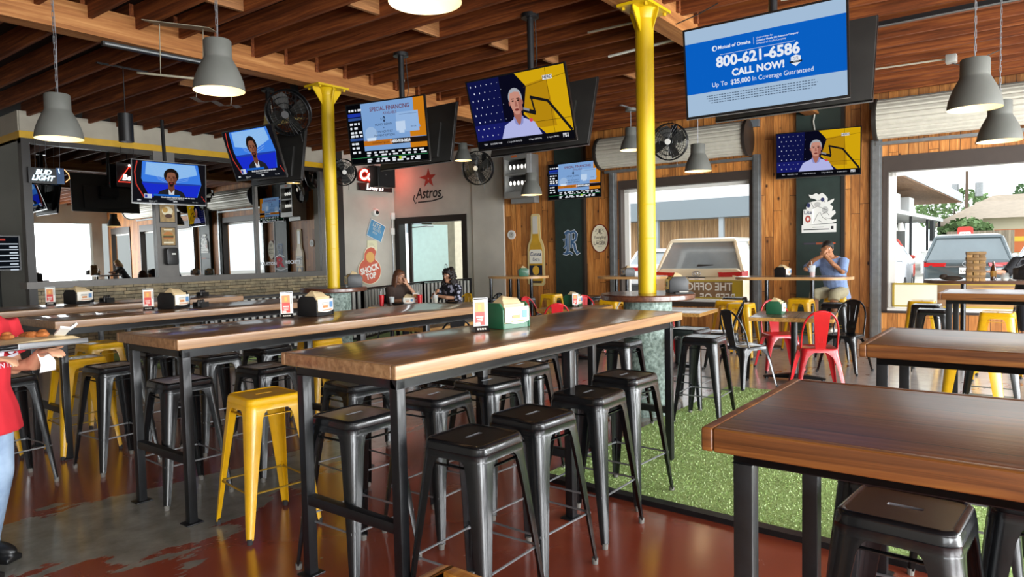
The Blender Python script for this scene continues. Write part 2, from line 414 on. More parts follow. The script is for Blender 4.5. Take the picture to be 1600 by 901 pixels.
struct(mb(ASPH).bx(-30, 95, -60, 70, -.2, -.02).build('ground_outside', smooth=0))
# ================================================================ ceiling: deck, girders, joists
DJ = R(1.1)
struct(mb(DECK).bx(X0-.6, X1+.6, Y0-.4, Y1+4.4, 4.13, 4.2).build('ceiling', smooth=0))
for gy, nm in ((7.5, 'a'), (3.02, 'b')):
    g = mb(GIR); g.obx((4.4, gy, 3.86), (16.6, .16, .27), (0, 0, DJ)); g.obx((4.4, gy, 3.735), (16.6, .21, .04), (0, 0, DJ))
    o = struct(g.build('trim_girder' if nm == 'a' else 'trim_girder.001', smooth=0))
jr = random.Random(11)
jm = {}
def joist(u, ya, yb, off):
    L = yb-ya; key = round(L, 2)
    if key not in jm:
        jm[key] = mb(JOI).bx(-.021, .021, 0, L, 0, .24).mesh('joist', 0)
    o = bpy.data.objects.new('ceiling_joist', jm[key]); COL.objects.link(o)
    x = (u+off)/cos(DJ)-ya*math.tan(DJ)
    o.location = (x, ya, 3.882+jr.uniform(-.006, .006)); o.rotation_euler = (0, 0, DJ+jr.uniform(-.0015, .0015)); return struct(o)
for k in range(-9, 21):
    u = (3.37+.437*k)*1.035
    if u < X0+.3: continue
    joist(u, 7.42, NY+.2, -.025)
    joist(u, 2.95, 7.58, .02)
    joist(u, Y0, 3.08, .13)
blk = wood('blocking_wood', '6d4525', '8c5c33', 'ab7a48', 'X', .7, bmp=.3)
for (u, y) in ((3.27, 6.2), (2.75, 5.6), (4.2, 5.3), (5.05, 5.35), (6.0, 5.1), (6.9, 5.0), (8.1, 4.6), (4.6, 9.4), (2.3, 4.4)):
    struct(mb(blk).bx(-.2, .2, -.02, .02, 0, .2).build('ceiling_block', smooth=0, loc=(u*1.035+.23, y, 3.9)))
for (u, y, s) in ((3.7, 5.9, .5), (2.4, 6.2, .4), (4.6, 5.2, .45)):
    struct(mb(blk).bx(-.05, .05, -s, s, 0, .02).build('ceiling_brace', smooth=0, loc=(u*1.035+.1, y, 4.1), rot=(0, 0, R(62))))
# ================================================================ yellow columns
def column(cx, cy, lab):
    t = thing('yellow_column', lab, 'column', (cx, cy, 0), 0, 'yellow pipe columns on concrete bases')
    ghz = mb(); ghz.mat(pbr('painted_green_concrete', '50635a', .6, var=.25, scale=30, bump=1.0, bscale=45, var2='97a89f'))
    ghz.lathe([(.232, 0), (.228, .3), (.222, .7), (.222, 1.06)], 32, cap1=True).build('concrete_base', t, smooth=60)
    p = mb(YEL); p.lathe([(.083, 1.1), (.083, 3.62)], 28)
    for z in (1.118, 1.62, 1.93): p.lathe([(.083, z-.006), (.0855, z), (.083, z+.006)], 28)
    p.build('pipe', t, smooth=50)
    c = mb(YEL); c.bx(-.24, .24, -.15, .15, 3.685, 3.71)
    for a in (0, 90, 180, 270):
        c.M = Matrix.Rotation(R(a), 4, 'Z'); w2 = .22 if a % 180 == 0 else .14
        c.add([(.07, -.006, 3.46), (.07, .006, 3.46), (.07, .006, 3.685), (.07, -.006, 3.685), (w2, -.006, 3.66), (w2, .006, 3.66), (w2, .006, 3.685), (w2, -.006, 3.685)],
              [(0, 4, 5, 1), (4, 7, 6, 5), (0, 3, 7, 4), (1, 5, 6, 2), (0, 1, 2, 3), (2, 6, 7, 3)])
    c.M = Matrix()
    c.lathe([(.084, 3.6), (.1, 3.66), (.12, 3.685)], 28)
    c.build('cap_plate', t)
    for (x, y) in ((-.19, -.11), (.19, -.11), (-.19, .11), (.19, .11)):
        mb(YEL).cyl((x, y, 3.66), (x, y, 3.686), .016, n=6).build('bolt', t)
    return t
TABD = wood('disc_wood', '3a1d14', '57301f', '76482f', 'X', .3, coat=.5)
def disc(cx, cy, lab, z=1.115):
    d = mb(TABD); d.lathe([(.1, z-.055), (.42, z-.055), (.43, z-.045), (.43, z-.01), (.42, z), (.085, z)], 48)
    d.cyl((0, 0, 1.061), (0, 0, z-.055), .2, n=24)
    return tag(d.build('ledge_table', smooth=40, loc=(cx, cy, 0)), lab, 'table', 'round ledges around the yellow columns')
column(5.82, 2.94, 'tall yellow pipe column on a stippled grey-green base beside the turf')
column(5.72, 7.42, 'yellow pipe column nearer the bar window, behind the long tables')
disc(5.82, 2.94, 'round wooden ledge around the yellow column beside the turf'); disc(5.72, 7.42, 'round wooden ledge around the yellow column near the bar window')
# ================================================================ east wall: wood, columns, two openings
def lx(y): return -y/cos(DW)
E = MB(); E.mat(WALLW)
def ew(ya, yb, z0, z1, t=.2): E.bx(lx(ya), lx(yb), z0, z1, -t, 0)
ZT = 4.14
ew(9.61, 6.80, 0, ZT); ew(6.80, 4.19, 2.9, ZT); ew(6.80, 4.19, 0, .44); ew(4.19, 2.13, 0, ZT)
ew(2.13, -2.6, 2.93, ZT); ew(2.13, -2.6, 0, .42); ew(-2.6, -3.6, 0, ZT); ew(-3.6, -5.6, 2.93, ZT); ew(-3.6, -5.6, 0, .42); ew(-5.6, -6, 0, ZT)
struct(E.build('wall_east', smooth=0, M=WM(0, 0)))
def opening(nm, ya, yb, z0, z1, zf0, zf1, s=.05):
    f = MB(); f.mat(BRNF)
    f.bx(lx(ya+s), lx(yb-s), z1, zf1, -.14, .03); f.bx(lx(ya+s), lx(ya), zf0, z1, -.14, .03); f.bx(lx(yb), lx(yb-s), zf0, z1, -.14, .03)
    f.bx(lx(ya+s), lx(yb-s), zf0, z0-.04, -.14, .03)
    f.mat(WHITE); f.bx(lx(ya), lx(yb), z0-.04, z0, -.2, .01)
    f.bx(lx(ya), lx(ya-.1), z0, z1, -.2, -.14); f.bx(lx(ya), lx(yb), z1-.06, z1, -.2, -.14)
    struct(f.build(nm, smooth=0, M=WM(0, 0)))
opening('window_1', 6.75, 4.24, .57, 2.73, .44, 2.9); opening('window_2', 2.06, -2.55, .5, 2.68, .42, 2.93, .07); opening('window_3', -3.65, -5.55, .5, 2.68, .42, 2.93)
def green_col(ya, yb, nm):
    g = mb(GRNC); g.bx(lx(ya), lx(yb), 0, ZT, 0, .1); g.mat(DKF).bx(lx(yb)-.02, lx(yb)+.03, 0, ZT, .0, .11)
    struct(g.build(nm, smooth=0, M=WM(0, 0)))
green_col(8.24, 7.57, 'trim_column'); green_col(3.43, 2.71, 'trim_column.001')
def track(ya, yb, nm, top):
    g = mb(GALV); g.bx(lx(ya), lx(yb), 0, top, 0, .09); g.bx(lx(ya)+.03, lx(yb)-.03, 0, top, .09, .12)
    for k in range(18): g.cyl(((lx(ya)+lx(yb))/2, .15+k*.17, .12), ((lx(ya)+lx(yb))/2, .15+k*.17, .126), .012, n=6)
    struct(g.build(nm, smooth=0, M=WM(0, 0)))
track(6.98, 6.84, 'trim_track', 3.1); track(4.17, 4.03, 'trim_track.001', 3.15); track(2.3, 2.14, 'trim_track.002', 3.2)
def shutter(ya, yb, zc, rad, lab):
    t = thing('roller_shutter', lab, 'roller shutter', M=WM(0, 0), group='rolled-up shutters above the openings')
    a, b = lx(ya), lx(yb); n = 22; rs = []
    for k in range(n*4):
        a0 = 2*pi*k/(n*4); rr_ = rad*(1-.05*(1 if k % 4 == 0 else 0)); rs.append((rr_*cos(a0), rr_*sin(a0)))
    s = mb(SHUT); s.rings([[(x, zc+p, rad+.03+q) for p, q in rs] for x in (a+.06, b-.06)]); s.build('curtain_roll', t, smooth=25)
    e = mb(DKF)
    for x in (a, b-.05):
        e.M = Matrix(((0, 0, 1, x), (1, 0, 0, zc), (0, 1, 0, rad+.03), (0, 0, 0, 1)))
        e.lathe([(.02, .05), (rad+.025, .05), (rad+.025, 0), (.02, 0)], 28, cap0=True, cap1=True); e.build('end_plate', t); e = mb(DKF)
    b_ = mb(GALV); b_.bx(a, b, zc-rad-.07, zc-rad-.02, .02, .14); b_.build('bottom_bar', t)
    h = mb(pbr('hood_grey', '6a7075', .5, .3)); h.bx(a-.1, b+.1, zc+rad*.75, zc+rad*1.18, .005, .1); h.build('hood', t)
    return t
shutter(7.05, 4.15, 3.42, .29, 'rolled-up metal shutter above the opening with the pale car')
shutter(2.22, -2.6, 3.47, .3, 'rolled-up metal shutter above the opening at the right')
# concrete wall with the door
B = MB(); B.mat(CONC)
def cw(ya, yb, z0, z1, out=0): B.bx(lx(ya), lx(yb), z0, z1, -.2, out)
cw(13.3, 12.97, 0, ZT); cw(12.97, 10.69, 2.45, ZT); cw(10.69, 9.61, 0, ZT); cw(10.48, 9.61, 0, ZT, .05)
struct(B.build('wall_east.001', smooth=0, M=WM(0, 0)))
F = MB(); F.mat(DKF)
F.bx(lx(12.97), lx(10.69), 2.3, 2.45, -.2, .03); F.bx(lx(12.97), lx(12.83), 0, 2.3, -.2, .03); F.bx(lx(10.83), lx(10.69), 0, 2.3, -.2, .03)
F.bx(lx(12.6), lx(12.5), 0, 2.3, -.15, -.05)
struct(F.build('door_1', smooth=0, M=WM(0, 0)))
TEAL = pbr('door_teal', 'b4d2cc', .35, var=.05)
d = mb(TEAL); d.bx(0, 1.05, 0.03, 2.28, -.045, 0); d.build
do = d.build('door_leaf', smooth=0, M=WM(12.5, 0, -.1) @ Matrix.Rotation(R(74), 4, 'Y')); struct(do)
hd = mb(GALV); hd.tube([(.97, 1.0, 0), (.97, 1.02, .05), (.97, 1.25, .05), (.97, 1.27, 0)], .012); hd.mat(BLKP).cyl((.97, .9, 0), (.97, .9, .02), .03); hd.build('door_handle', do)
mb(GALV).tube([(0, 2.2, .02), (.35, 2.24, .12), (.6, 2.24, .02)], .015).build('door_closer', do)
struct(mb(pbr('pale_concrete', 'c9c3ac', .8, var=.1, bump=.1)).bx(13.9, 14.2, 12.75, 13.6, -.02, 3.4).build('pillar_outside', smooth=0))
struct(mb(pbr('olive_panel', '3a3826', .7)).bx(14.0, 14.2, 13.6, 14.1, -.02, 3.2).build('panel_outside', smooth=0))
# ================================================================ north wall and the bar booth
def glass_mat(name, fac, tint, through):
    m = bpy.data.materials.new(name); m.use_nodes = True; n = m.node_tree.nodes; l = m.node_tree.links; n.clear()
    o = n.new('ShaderNodeOutputMaterial'); g = n.new('ShaderNodeBsdfGlossy'); t = n.new('ShaderNodeBsdfTransparent'); mx = n.new('ShaderNodeMixShader')
    g.inputs['Roughness'].default_value = .0; g.inputs['Color'].default_value = lin(tint); t.inputs['Color'].default_value = lin(through)
    fr = n.new('ShaderNodeFresnel'); fr.inputs['IOR'].default_value = 1.5
    f2 = math_(n, l, 'ADD', fr.outputs[0], fac, True)
    l.new(f2, mx.inputs[0]); l.new(t.outputs[0], mx.inputs[1]); l.new(g.outputs[0], mx.inputs[2]); l.new(mx.outputs[0], o.inputs[0]); return m
BARGL = glass_mat('bar_window_glass', .38, 'f2f5f4', '30343a')
def stone_mat():
    m, n, l, b = newmat('ledgestone')
    v = mapped(n, l, (1, 1, 1)); bt = n.new('ShaderNodeTexBrick'); l.new(v, bt.inputs['Vector'])
    bt.inputs['Scale'].default_value = 1; bt.inputs['Brick Width'].default_value = .33; bt.inputs['Row Height'].default_value = .062; bt.inputs['Mortar Size'].default_value = .004
    bt.inputs['Color1'].default_value = lin('b3a589'); bt.inputs['Color2'].default_value = lin('8f8a78'); bt.inputs['Mortar'].default_value = lin('3a352c'); bt.offset = .37; bt.squash = 1.5; bt.squash_frequency = 3
    f = noise(n, l, v, 12, 6); c = mixc(n, l, 1, bt.outputs['Color'], ramp(n, l, f, [(.3, (.6, .55, .5)), (.7, (1.2, 1.12, 1))]), 'MULTIPLY')
    l.new(c, b.inputs['Base Color']); b.inputs['Roughness'].default_value = .85
    h = math_(n, l, 'ADD', math_(n, l, 'MULTIPLY', bt.outputs['Fac'], -1.5), f); bump(n, l, h, b, .8, .02); return m
STONE = stone_mat()
BX0, BX1 = 4.0, 10.15
N = MB(); N.mat(CONC); N.bx(BX1+.2, 12.05, 0, ZT, -.2, 0)
struct(N.build('wall_north', smooth=0, M=NM(0, 0)))
bt_ = mb(CONCD); bt_.bx(BX0, BX1+.2, 3.63, 3.95, -.3, .02); bt_.M = Matrix.Translation((BX0, 0, 0)) @ Matrix.Rotation(R(90), 4, 'Y')
bt_.bx(0, 3.2, 3.63, 3.95, -.02, .3); bt_.M = Matrix()
struct(bt_.build('wall_north.001', smooth=0, M=NM(0, 0)))
yb = mb(pbr('beam_yellow', 'd2a30c', .45, var=.06)); yb.bx(BX0-.02, BX1+.0, 3.52, 3.63, -.28, .05); yb.bx(BX0-.02, BX0+.3, 3.52, 3.63, -3.2, -.28)
struct(yb.build('trim_beam', smooth=0, M=NM(0, 0)))
sl = mb(GREYF); sl.bx(BX0-.04, BX1-.15, 1.1, 1.21, -.25, .08); struct(sl.build('trim_sill', smooth=0, M=NM(0, 0)))
st = mb(STONE); st.bx(BX0+.05, BX1, 0, 1.1, -.2, .03); struct(st.build('wall_north.002', smooth=0, M=NM(0, 0)))
fr = mb(GREYF); fr.bx(6.06, 6.45, 1.21, 3.52, -.12, .04)
fr.bx(8.1, 8.16, 1.21, 3.52, -.08, .02); fr.bx(BX1-.42, BX1-.15, 1.21, 3.52, -.1, .02); fr.mat(DKF)
fr.bx(BX0, BX0+.12, 0, 3.52, -.12, .04); fr.bx(BX1-.05, BX1+.2, 0, 3.95, -.1, .04); fr.bx(BX0, BX1-.1, 3.44, 3.52, -.1, .03)
fr.bx(BX0, BX0+.06, 0, 3.52, -1.6, -1.5)
struct(fr.build('trim_mullion', smooth=0, M=NM(0, 0)))
for k, (a, b) in enumerate(((BX0+.12, 6.06), (6.45, 8.1), (8.16, BX1-.42))):
    struct(mb(BARGL).rect(a, b, 1.21, 3.44, -.03).build('window_%d' % (4+k), smooth=0, M=NM(0, 0)))
sg = mb(glass_mat('booth_side_glass', .04, 'e8eceb', '22262a')); sg.add([(BX0+.03, 0, -.12), (BX0+.03, 3.5, -.12), (BX0+.03, 3.5, -3), (BX0+.03, 0, -3)], [(0, 1, 2, 3)])
struct(sg.build('window_7', smooth=0, M=NM(0, 0)))
DKI = pbr('bar_dark', '1a1613', .7, var=.2)
ins = mb(DKI); ins.bx(BX0, 12, 0, 3.6, -3.4, -3.3); ins.bx(BX0, 12, 3.52, 3.6, -3.3, -.3); ins.bx(10.2, 10.3, 0, 3.6, -3.3, -.25)
struct(ins.build('wall_bar', smooth=0, M=NM(0, 0)))
cb = mb(wood('bar_counter_wood', '2a1710', '432518', '5a3421', 'X', .35)); cb.bx(4.7, 9.6, 0, 1.05, -2.2, -1.7); cb.bx(4.6, 9.7, 1.05, 1.1, -2.3, -1.6)
tag(cb.build('bar_counter', smooth=0, M=NM(0, 0)), 'dark bar counter behind the bar window glass', 'counter')
# ================================================================ west and south sides (behind and beside the camera)
Wm = mb(pbr('white_wall', 'aaa59b', .7, var=.05)); Wm.bx(X0-.2, X0, -1.2, Y1+3.4, 0, ZT); Wm.bx(X0-.2, X0, Y0, -1.2, 3.2, ZT); Wm.bx(X0-.2, X0, Y0, -1.2, 0, .6)  # unseen wall; its opening and tone are shaped for the fill light
struct(Wm.build('wall_west', smooth=0))
Sm = mb(CONC); Sm.bx(X0, X1+.4, Y0-.2, Y0, 3.15, ZT)
for x in (-3.6, .4, 4.4, 8.4, 12.5): Sm.bx(x-.2, x+.2, Y0-.2, Y0, 0, 3.15)
struct(Sm.build('wall_south', smooth=0))
Nw = mb(CONC); Nw.bx(X0-.2, BX0, NY+3.2, NY+3.4, 0, ZT); struct(Nw.build('wall_north.003', smooth=0))
# ================================================================ long bar-height tables
TOPX = wood('table_top_dark', '573a1f', '7b5532', 'a27849', 'X', .3, .8, coat=.5, plank=.197, across='Y', bmp=.12, gapc='8a7252')
TOPY = wood('table_top_worn', '47230f', '713d1d', '99602d', 'Y', .45, .9, coat=1.0, plank=.19, across='X', bmp=.6, crough=.3)
EDGX = wood('table_edge_dark', '6d4a2e', '8f6a46', 'ab8660', 'X', .38, .7, coat=.25)
EDGY = wood('table_edge_worn', '452409', '71411a', '94612b', 'Y', .45, .8, coat=.15)
def long_table(name, x0, x1, y0, y1, label, along='X', group='long bar tables', legs=None, top=1.07, th=.055, edge=.0):
    cx, cy = (x0+x1)/2, (y0+y1)/2; hx, hy = (x1-x0)/2, (y1-y0)/2
    t = thing(name, label, 'table', (cx, cy, 0), 0, group)
    tm, em = (TOPX, EDGX) if along == 'X' else (TOPY, EDGY)
    b = mb(tm); b.bx(-hx+.03, hx-.03, -hy+.03, hy-.03, top-th, top)
    b.build('tabletop', t, bevel=.002)
    e = mb(em)
    e.bx(-hx, hx, -hy, -hy+.0295, top-th-.004, top+.001); e.bx(-hx, hx, hy-.0295, hy, top-th-.004, top+.001)
    e.bx(-hx, -hx+.0295, -hy+.03, hy-.03, top-th-.004, top+.001); e.bx(hx-.0295, hx, -hy+.03, hy-.03, top-th-.004, top+.001)
    e.build('edge_trim', t, bevel=.008, seg=3)
    ins = .05 if along == 'X' else .06; ah = .05 if along == 'X' else .036
    zb = top-th-.004
    f = mb(BLKM); q = .045
    f.bx(-hx+ins, hx-ins, -hy+ins, -hy+ins+q, zb-ah, zb); f.bx(-hx+ins, hx-ins, hy-ins-q, hy-ins, zb-ah, zb)
    f.bx(-hx+ins, -hx+ins+q, -hy+ins, hy-ins, zb-ah, zb); f.bx(hx-ins-q, hx-ins, -hy+ins, hy-ins, zb-ah, zb)
    f.build('apron', t, bevel=.004)
    fr = legs or ((0.0, .5, 1.0) if along == 'X' else (0.0, 1.0))
    for g in fr:
        for s in (-1, 1):
            if along == 'X': lx_, ly_ = -hx+ins+.023+g*(2*hx-2*ins-.046), s*(hy-ins-.023)
            else: lx_, ly_ = s*(hx-ins-.023), -hy+ins+.023+g*(2*hy-2*ins-.046)
            L = mb(BLKM); L.bx(lx_-.024, lx_+.024, ly_-.024, ly_+.024, .008, zb-ah); L.bx(lx_-.05, lx_+.05, ly_-.045, ly_+.045, 0, .008)
            L.build('leg', t, bevel=.005)
        c = mb(BLKM)
        if along == 'X':
            xx = -hx+ins+.023+g*(2*hx-2*ins-.046); c.bx(xx-.022, xx+.022, -hy+ins+.046, hy-ins-.046, .345, .392)
        else:
            yy = -hy+ins+.023+g*(2*hy-2*ins-.046); c.bx(-hx+ins+.046, hx-ins-.046, yy-.022, yy+.022, .345, .392)
        c.build('crossbar', t, bevel=.004)
    return t
long_table('long_table', 1.872, 4.61, 2.055, 2.84, 'nearest long dark-brown bar table, the green napkin holder standing on it')
long_table('long_table', 1.86, 4.56, 3.80, 4.57, 'second long bar table from the front, black napkin holder in front of the yellow column')
long_table('long_table', 1.97, 4.5, 5.89, 6.68, 'third long bar table from the front, two yellow stools under its near end')
long_table('long_table', 1.95, 4.55, 7.62, 8.45, 'farthest long bar table, close to the stone wall under the bar window')
long_table('wide_table', 1.62, 2.395, -2.0, .677, 'large worn bar table in the right foreground with an end board', 'Y', 'bar tables on the turf side')
long_table('wide_table', 3.39, 4.165, -2.0, .67, 'middle bar table at the right, its top washed pale by window light', 'Y', 'bar tables on the turf side')
long_table('wide_table', 7.23, 7.99, -2.0, .79, 'far right bar table in front of the game of stacked blocks', 'Y', 'bar tables on the turf side')
eb = mb(EDGY)
# ================================================================ bar stools
def stool_parts(t, body, foot):
    N_ = 40
    def rr(h, r, z, n=9):
        return [(x, y, z) for x, y in rrect(2*h, 2*h, r, n)]
    s = mb(body)
    prof = [(.163, .05, .688), (.1625, .05, .690), (.160, .048, .715), (.1605, .048, .7165), (.1585, .047, .719), (.1565, .046, .738), (.1525, .044, .748), (.146, .04, .754), (.1385, .036, .755), (.136, .034, .7525), (.133, .032, .751)]
    rs = [rr(h, r, z) for h, r, z in prof]; k = len(rs[0])
    s.rings(rs, False, False)
    # the top plate runs from the rim to the hand slot
    slot = []
    for (x, y, z) in rs[-1]:
        a = math.atan2(y, x); c, d = cos(a), sin(a)
        px = max(-.036, min(.036, .07*c)); slot.append((px+.0135*c, .0135*d, .751))
    s.rings([rs[-1], slot], False, False); s.mat(GUN if body is BLKS else body); s.rings([slot, [(x, y, .735) for x, y, z in slot]], False, False); s.mat(body)  # on black stools, lighter slot walls paint in the bright lit rim
    # inner face of the skirt
    s.rings([[(x*.965, y*.965, .688) for x, y, z in rs[0]], [(x*.95, y*.95, .745) for x, y, z in rs[0]]], False, False)
    s.rings([rs[0], [(x*.965, y*.965, .688) for x, y, z in rs[0]]], False, False)
    s.build('seat', t, smooth=50)
    for (sx, sy) in ((1, 1), (-1, 1), (-1, -1), (1, -1)):
        L = mb(body)
        # outer corner line and flange width at several heights; the sheet folds round the corner
        lv = [(.692, .1605, .105), (.672, .163, .086), (.64, .1665, .078), (.5, .179, .066), (.3, .196, .05), (.12, .211, .038), (.022, .219, .03)]
        rsx = []
        for (z, c, wd) in lv:
            r = min(.046, wd*.6); P = []
            P.append((c-wd, c)); 
            for q in range(5):
                a = R(90-22.5*q); P.append((c-r+r*cos(a), c-r+r*sin(a)))
            P.append((c, c-wd))
            Q = [(x-.006 if i > 0 else x, y-.006 if i < len(P)-1 else y) for i, (x, y) in enumerate(P)]
            Q[0] = (c-wd, c-.004); Q[-1] = (c-.004, c-wd)
            loop = P+Q[::-1]
            rsx.append([(sx*x, sy*y, z) for x, y in loop])
        L.rings(rsx, True, True)
        leg = L.build('leg', t, smooth=55)
        # pressed groove low on the corner
        g = mb(BLKP if body is BLKS else body); g0 = []
        for z in (.28, .1):
            c = .196+(.3-z)*.0845; p = c-.046*.42*(.6 if z < .2 else 1); g0.append((sx*(p+.0005), sy*(p+.0005), z))
        g.tube(g0, .0055, 6); g.build('groove', leg)
        f = mb(foot); f.cyl((sx*.205, sy*.205, 0), (sx*.2045, sy*.2045, .03), .0145, .0165, 10); f.build('rubber_foot', leg)
    c = .196
    for k2 in range(4):
        r_ = mb(GUN if body is BLKS else YELD); a = Matrix.Rotation(R(90*k2), 4, 'Z'); r_.M = a
        r_.tube([(-.18, .187, .255), (.18, .187, .255)], .0055, 6)
        for q in (-1, 1): r_.tube([(q*.185, .188, .255), (q*.16, .187, .255)], [.011, .006], 6)
        r_.build('stretcher', t)
    b = mb(body)
    for k2 in range(4):
        b.M = Matrix.Rotation(R(90*k2), 4, 'Z'); b.obx((0, .142, .655), (.235, .02, .004))
    b.build('seat_brace', t)
YELD = pbr('yellow_rod', '9a7a1c', .4, .2)
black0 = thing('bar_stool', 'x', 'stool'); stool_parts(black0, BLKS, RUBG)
yell0 = thing('bar_stool', 'x', 'stool'); stool_parts(yell0, YELS, RUB)
used = {}
KB, KY = kids(black0), kids(yell0)
def stool(x, y, label, yellow=False, rz=0, group=None):
    p = yell0 if yellow else black0
    group = group or ('yellow metal bar stools' if yellow else 'black metal bar stools')
    if p not in used:
        used[p] = 1; p.location = (x, y, 0); p.rotation_euler = (0, 0, R(rz)); p['label'] = label; p['group'] = group; return p
    return copy_tree2(p, (x, y, 0), R(rz), label, group)
def copy_tree2(p, loc, rz, label, group):
    c = p.copy(); COL.objects.link(c); c.location = loc; c.rotation_euler = (0, 0, rz); c['label'] = label; c['group'] = group
    for k in (KY if p is yell0 else KB):
        d = k.copy(); COL.objects.link(d); d.parent = c
        for g in SUB[k]:
            e = g.copy(); COL.objects.link(e); e.parent = d
    return c
SUB = {k: kids(k) for k in KB+KY}
ST = [
 (2.16, 1.90, 0, 2, 'nearest black stool at the front side of the first long table'),
 (2.62, 1.93, 0, -2, 'second black stool along the front side of the first long table, behind the nearest'),
 (3.19, 1.97, 0, 1, 'third black stool along the front of the first long table, bluish sheen on its seat'),
 (3.76, 2.06, 0, -3, 'fourth black stool along the front of the first long table, feet on the turf'),
 (2.15, 2.66, 0, 1, 'black stool under the near end of the first long table, between its end legs'),
 (2.70, 2.66, 0, 3, 'black stool under the first long table, just past its near front leg'),
 (3.17, 2.67, 0, -2, 'black stool under the middle of the first long table, below the green napkin holder'),
 (3.75, 2.86, 0, 2, 'black stool under the far half of the first long table, rim lit by the windows'),
 (2.72, 3.33, 0, -4, 'black stool behind the near corner of the first long table, yellow reflection on its seat'),
 (2.19, 3.50, 1, -7, 'nearest yellow stool, standing alone between the first and second long tables'),
 (2.78, 4.40, 0, 3, 'black stool under the second long table, just behind the lone yellow stool'),
 (2.89, 5.30, 0, -3, 'black stool on the far side of the second long table, behind its near leg'),
 (3.39, 5.33, 0, 2, 'black stool on the far side of the second long table, below its black napkin holder'),
 (2.16, 4.40, 0, -2, 'black stool under the near end of the second long table, seen between its end legs'),
 (2.19, 5.46, 0, 4, 'black stool before the third long table, in front of the yellow pair'),
 (2.21, 6.14, 1, -3, 'front one of the two yellow stools under the third long table'),
 (2.73, 7.08, 1, 4, 'rear one of the two yellow stools behind the third long table'),
 (2.79, 6.05, 0, 1, 'black stool under the third long table, seen past the corner of the second table'),
 (3.97, 5.38, 1, -2, 'yellow stool by the far half of the second long table, below the yellow column'),
 (5.20, 2.90, 0, 2, 'black stool between the far end of the first long table and the green column base'),
 (5.22, 3.42, 0, -4, 'black stool beyond the far end of the first long table, seat hidden by the top'),
 (5.78, 2.38, 0, 3, 'black stool on the far turf edge, right of the green column base'),
 (6.30, 2.74, 0, -3, 'black stool half hidden behind the green column base'),
 (9.50, 3.37, 1, 2, 'front one of the two yellow stools below the opening with the pale car'),
 (9.93, 3.70, 1, -3, 'rear one of the two yellow stools below the opening with the pale car'),
 (10.6, 3.86, 0, 3, 'dark stool behind the two yellow stools under the window'),
 (9.33, 7.02, 0, 2, 'dark stool under the round-ended table below the bottle sign'),
 (9.0, 7.6, 0, -2, 'dark stool left of the bottle sign table, by the concrete pier'),
 (10.35, 7.15, 1, 2, 'yellow stool in front of the green column with the blue letter'),
 (10.1, 6.2, 0, -2, 'black stool with a pale seat under the table at the window edge'),
 (9.55, 5.45, 1, 3, 'yellow stool right of the red chair, behind the round ledge'),
 (9.95, 2.26, 0, 2, 'black stool in front of the seated man in blue'),
 (10.62, 2.88, 1, -2, 'yellow stool behind the table post beside the seated man'),
 (9.42, 1.07, 0, 2, 'black stool at the near side of the table with the stacked blocks'),
 (10.15, 1.22, 0, -2, 'dark stool behind the black one at the stacked-blocks table'),
 (10.75, 1.35, 1, 2, 'yellow stool nearest the right-hand window wall, seen between black legs'),
 (9.23, .44, 1, -2, 'yellow stool beyond the far right bar table'),
 (7.05, .37, 0, 2, 'black stool at the end of the far right bar table, pale reflection on its seat'),
 (2.25, .32, 0, 86, 'large black stool in the right foreground under the worn table'),
 (2.62, -.02, 0, 2, 'black stool on the far side of the worn foreground table, right one'),
 (2.7, .42, 0, 3, 'black stool on the far side of the worn foreground table, left one'),
 (6.0, .43, 1, 3, 'yellow stool between the middle and far right bar tables'),
 (3.75, .27, 0, -2, 'black stool under the middle right bar table, its seat washed white by daylight'),
 (1.55, 5.6, 0, 4, 'black stool in the shade behind the tray, left of the third table'),
 (1.75, 7.0, 0, -3, 'black stool in the dark at the near end of the farthest long table'),
 (1.62, 6.5, 1, 2, 'yellow stool half hidden behind the person in red'),
 (3.4, 6.95, 0, 2, 'black stool between the third and farthest long tables'),
 (3.9, 4.36, 0, -2, 'black stool under the far half of the second long table'),
 (4.35, 3.2, 0, 3, 'black stool behind the far end of the first long table'),
]
for (x, y, yl, rz, lab) in ST: stool(x, y, lab, bool(yl), rz)
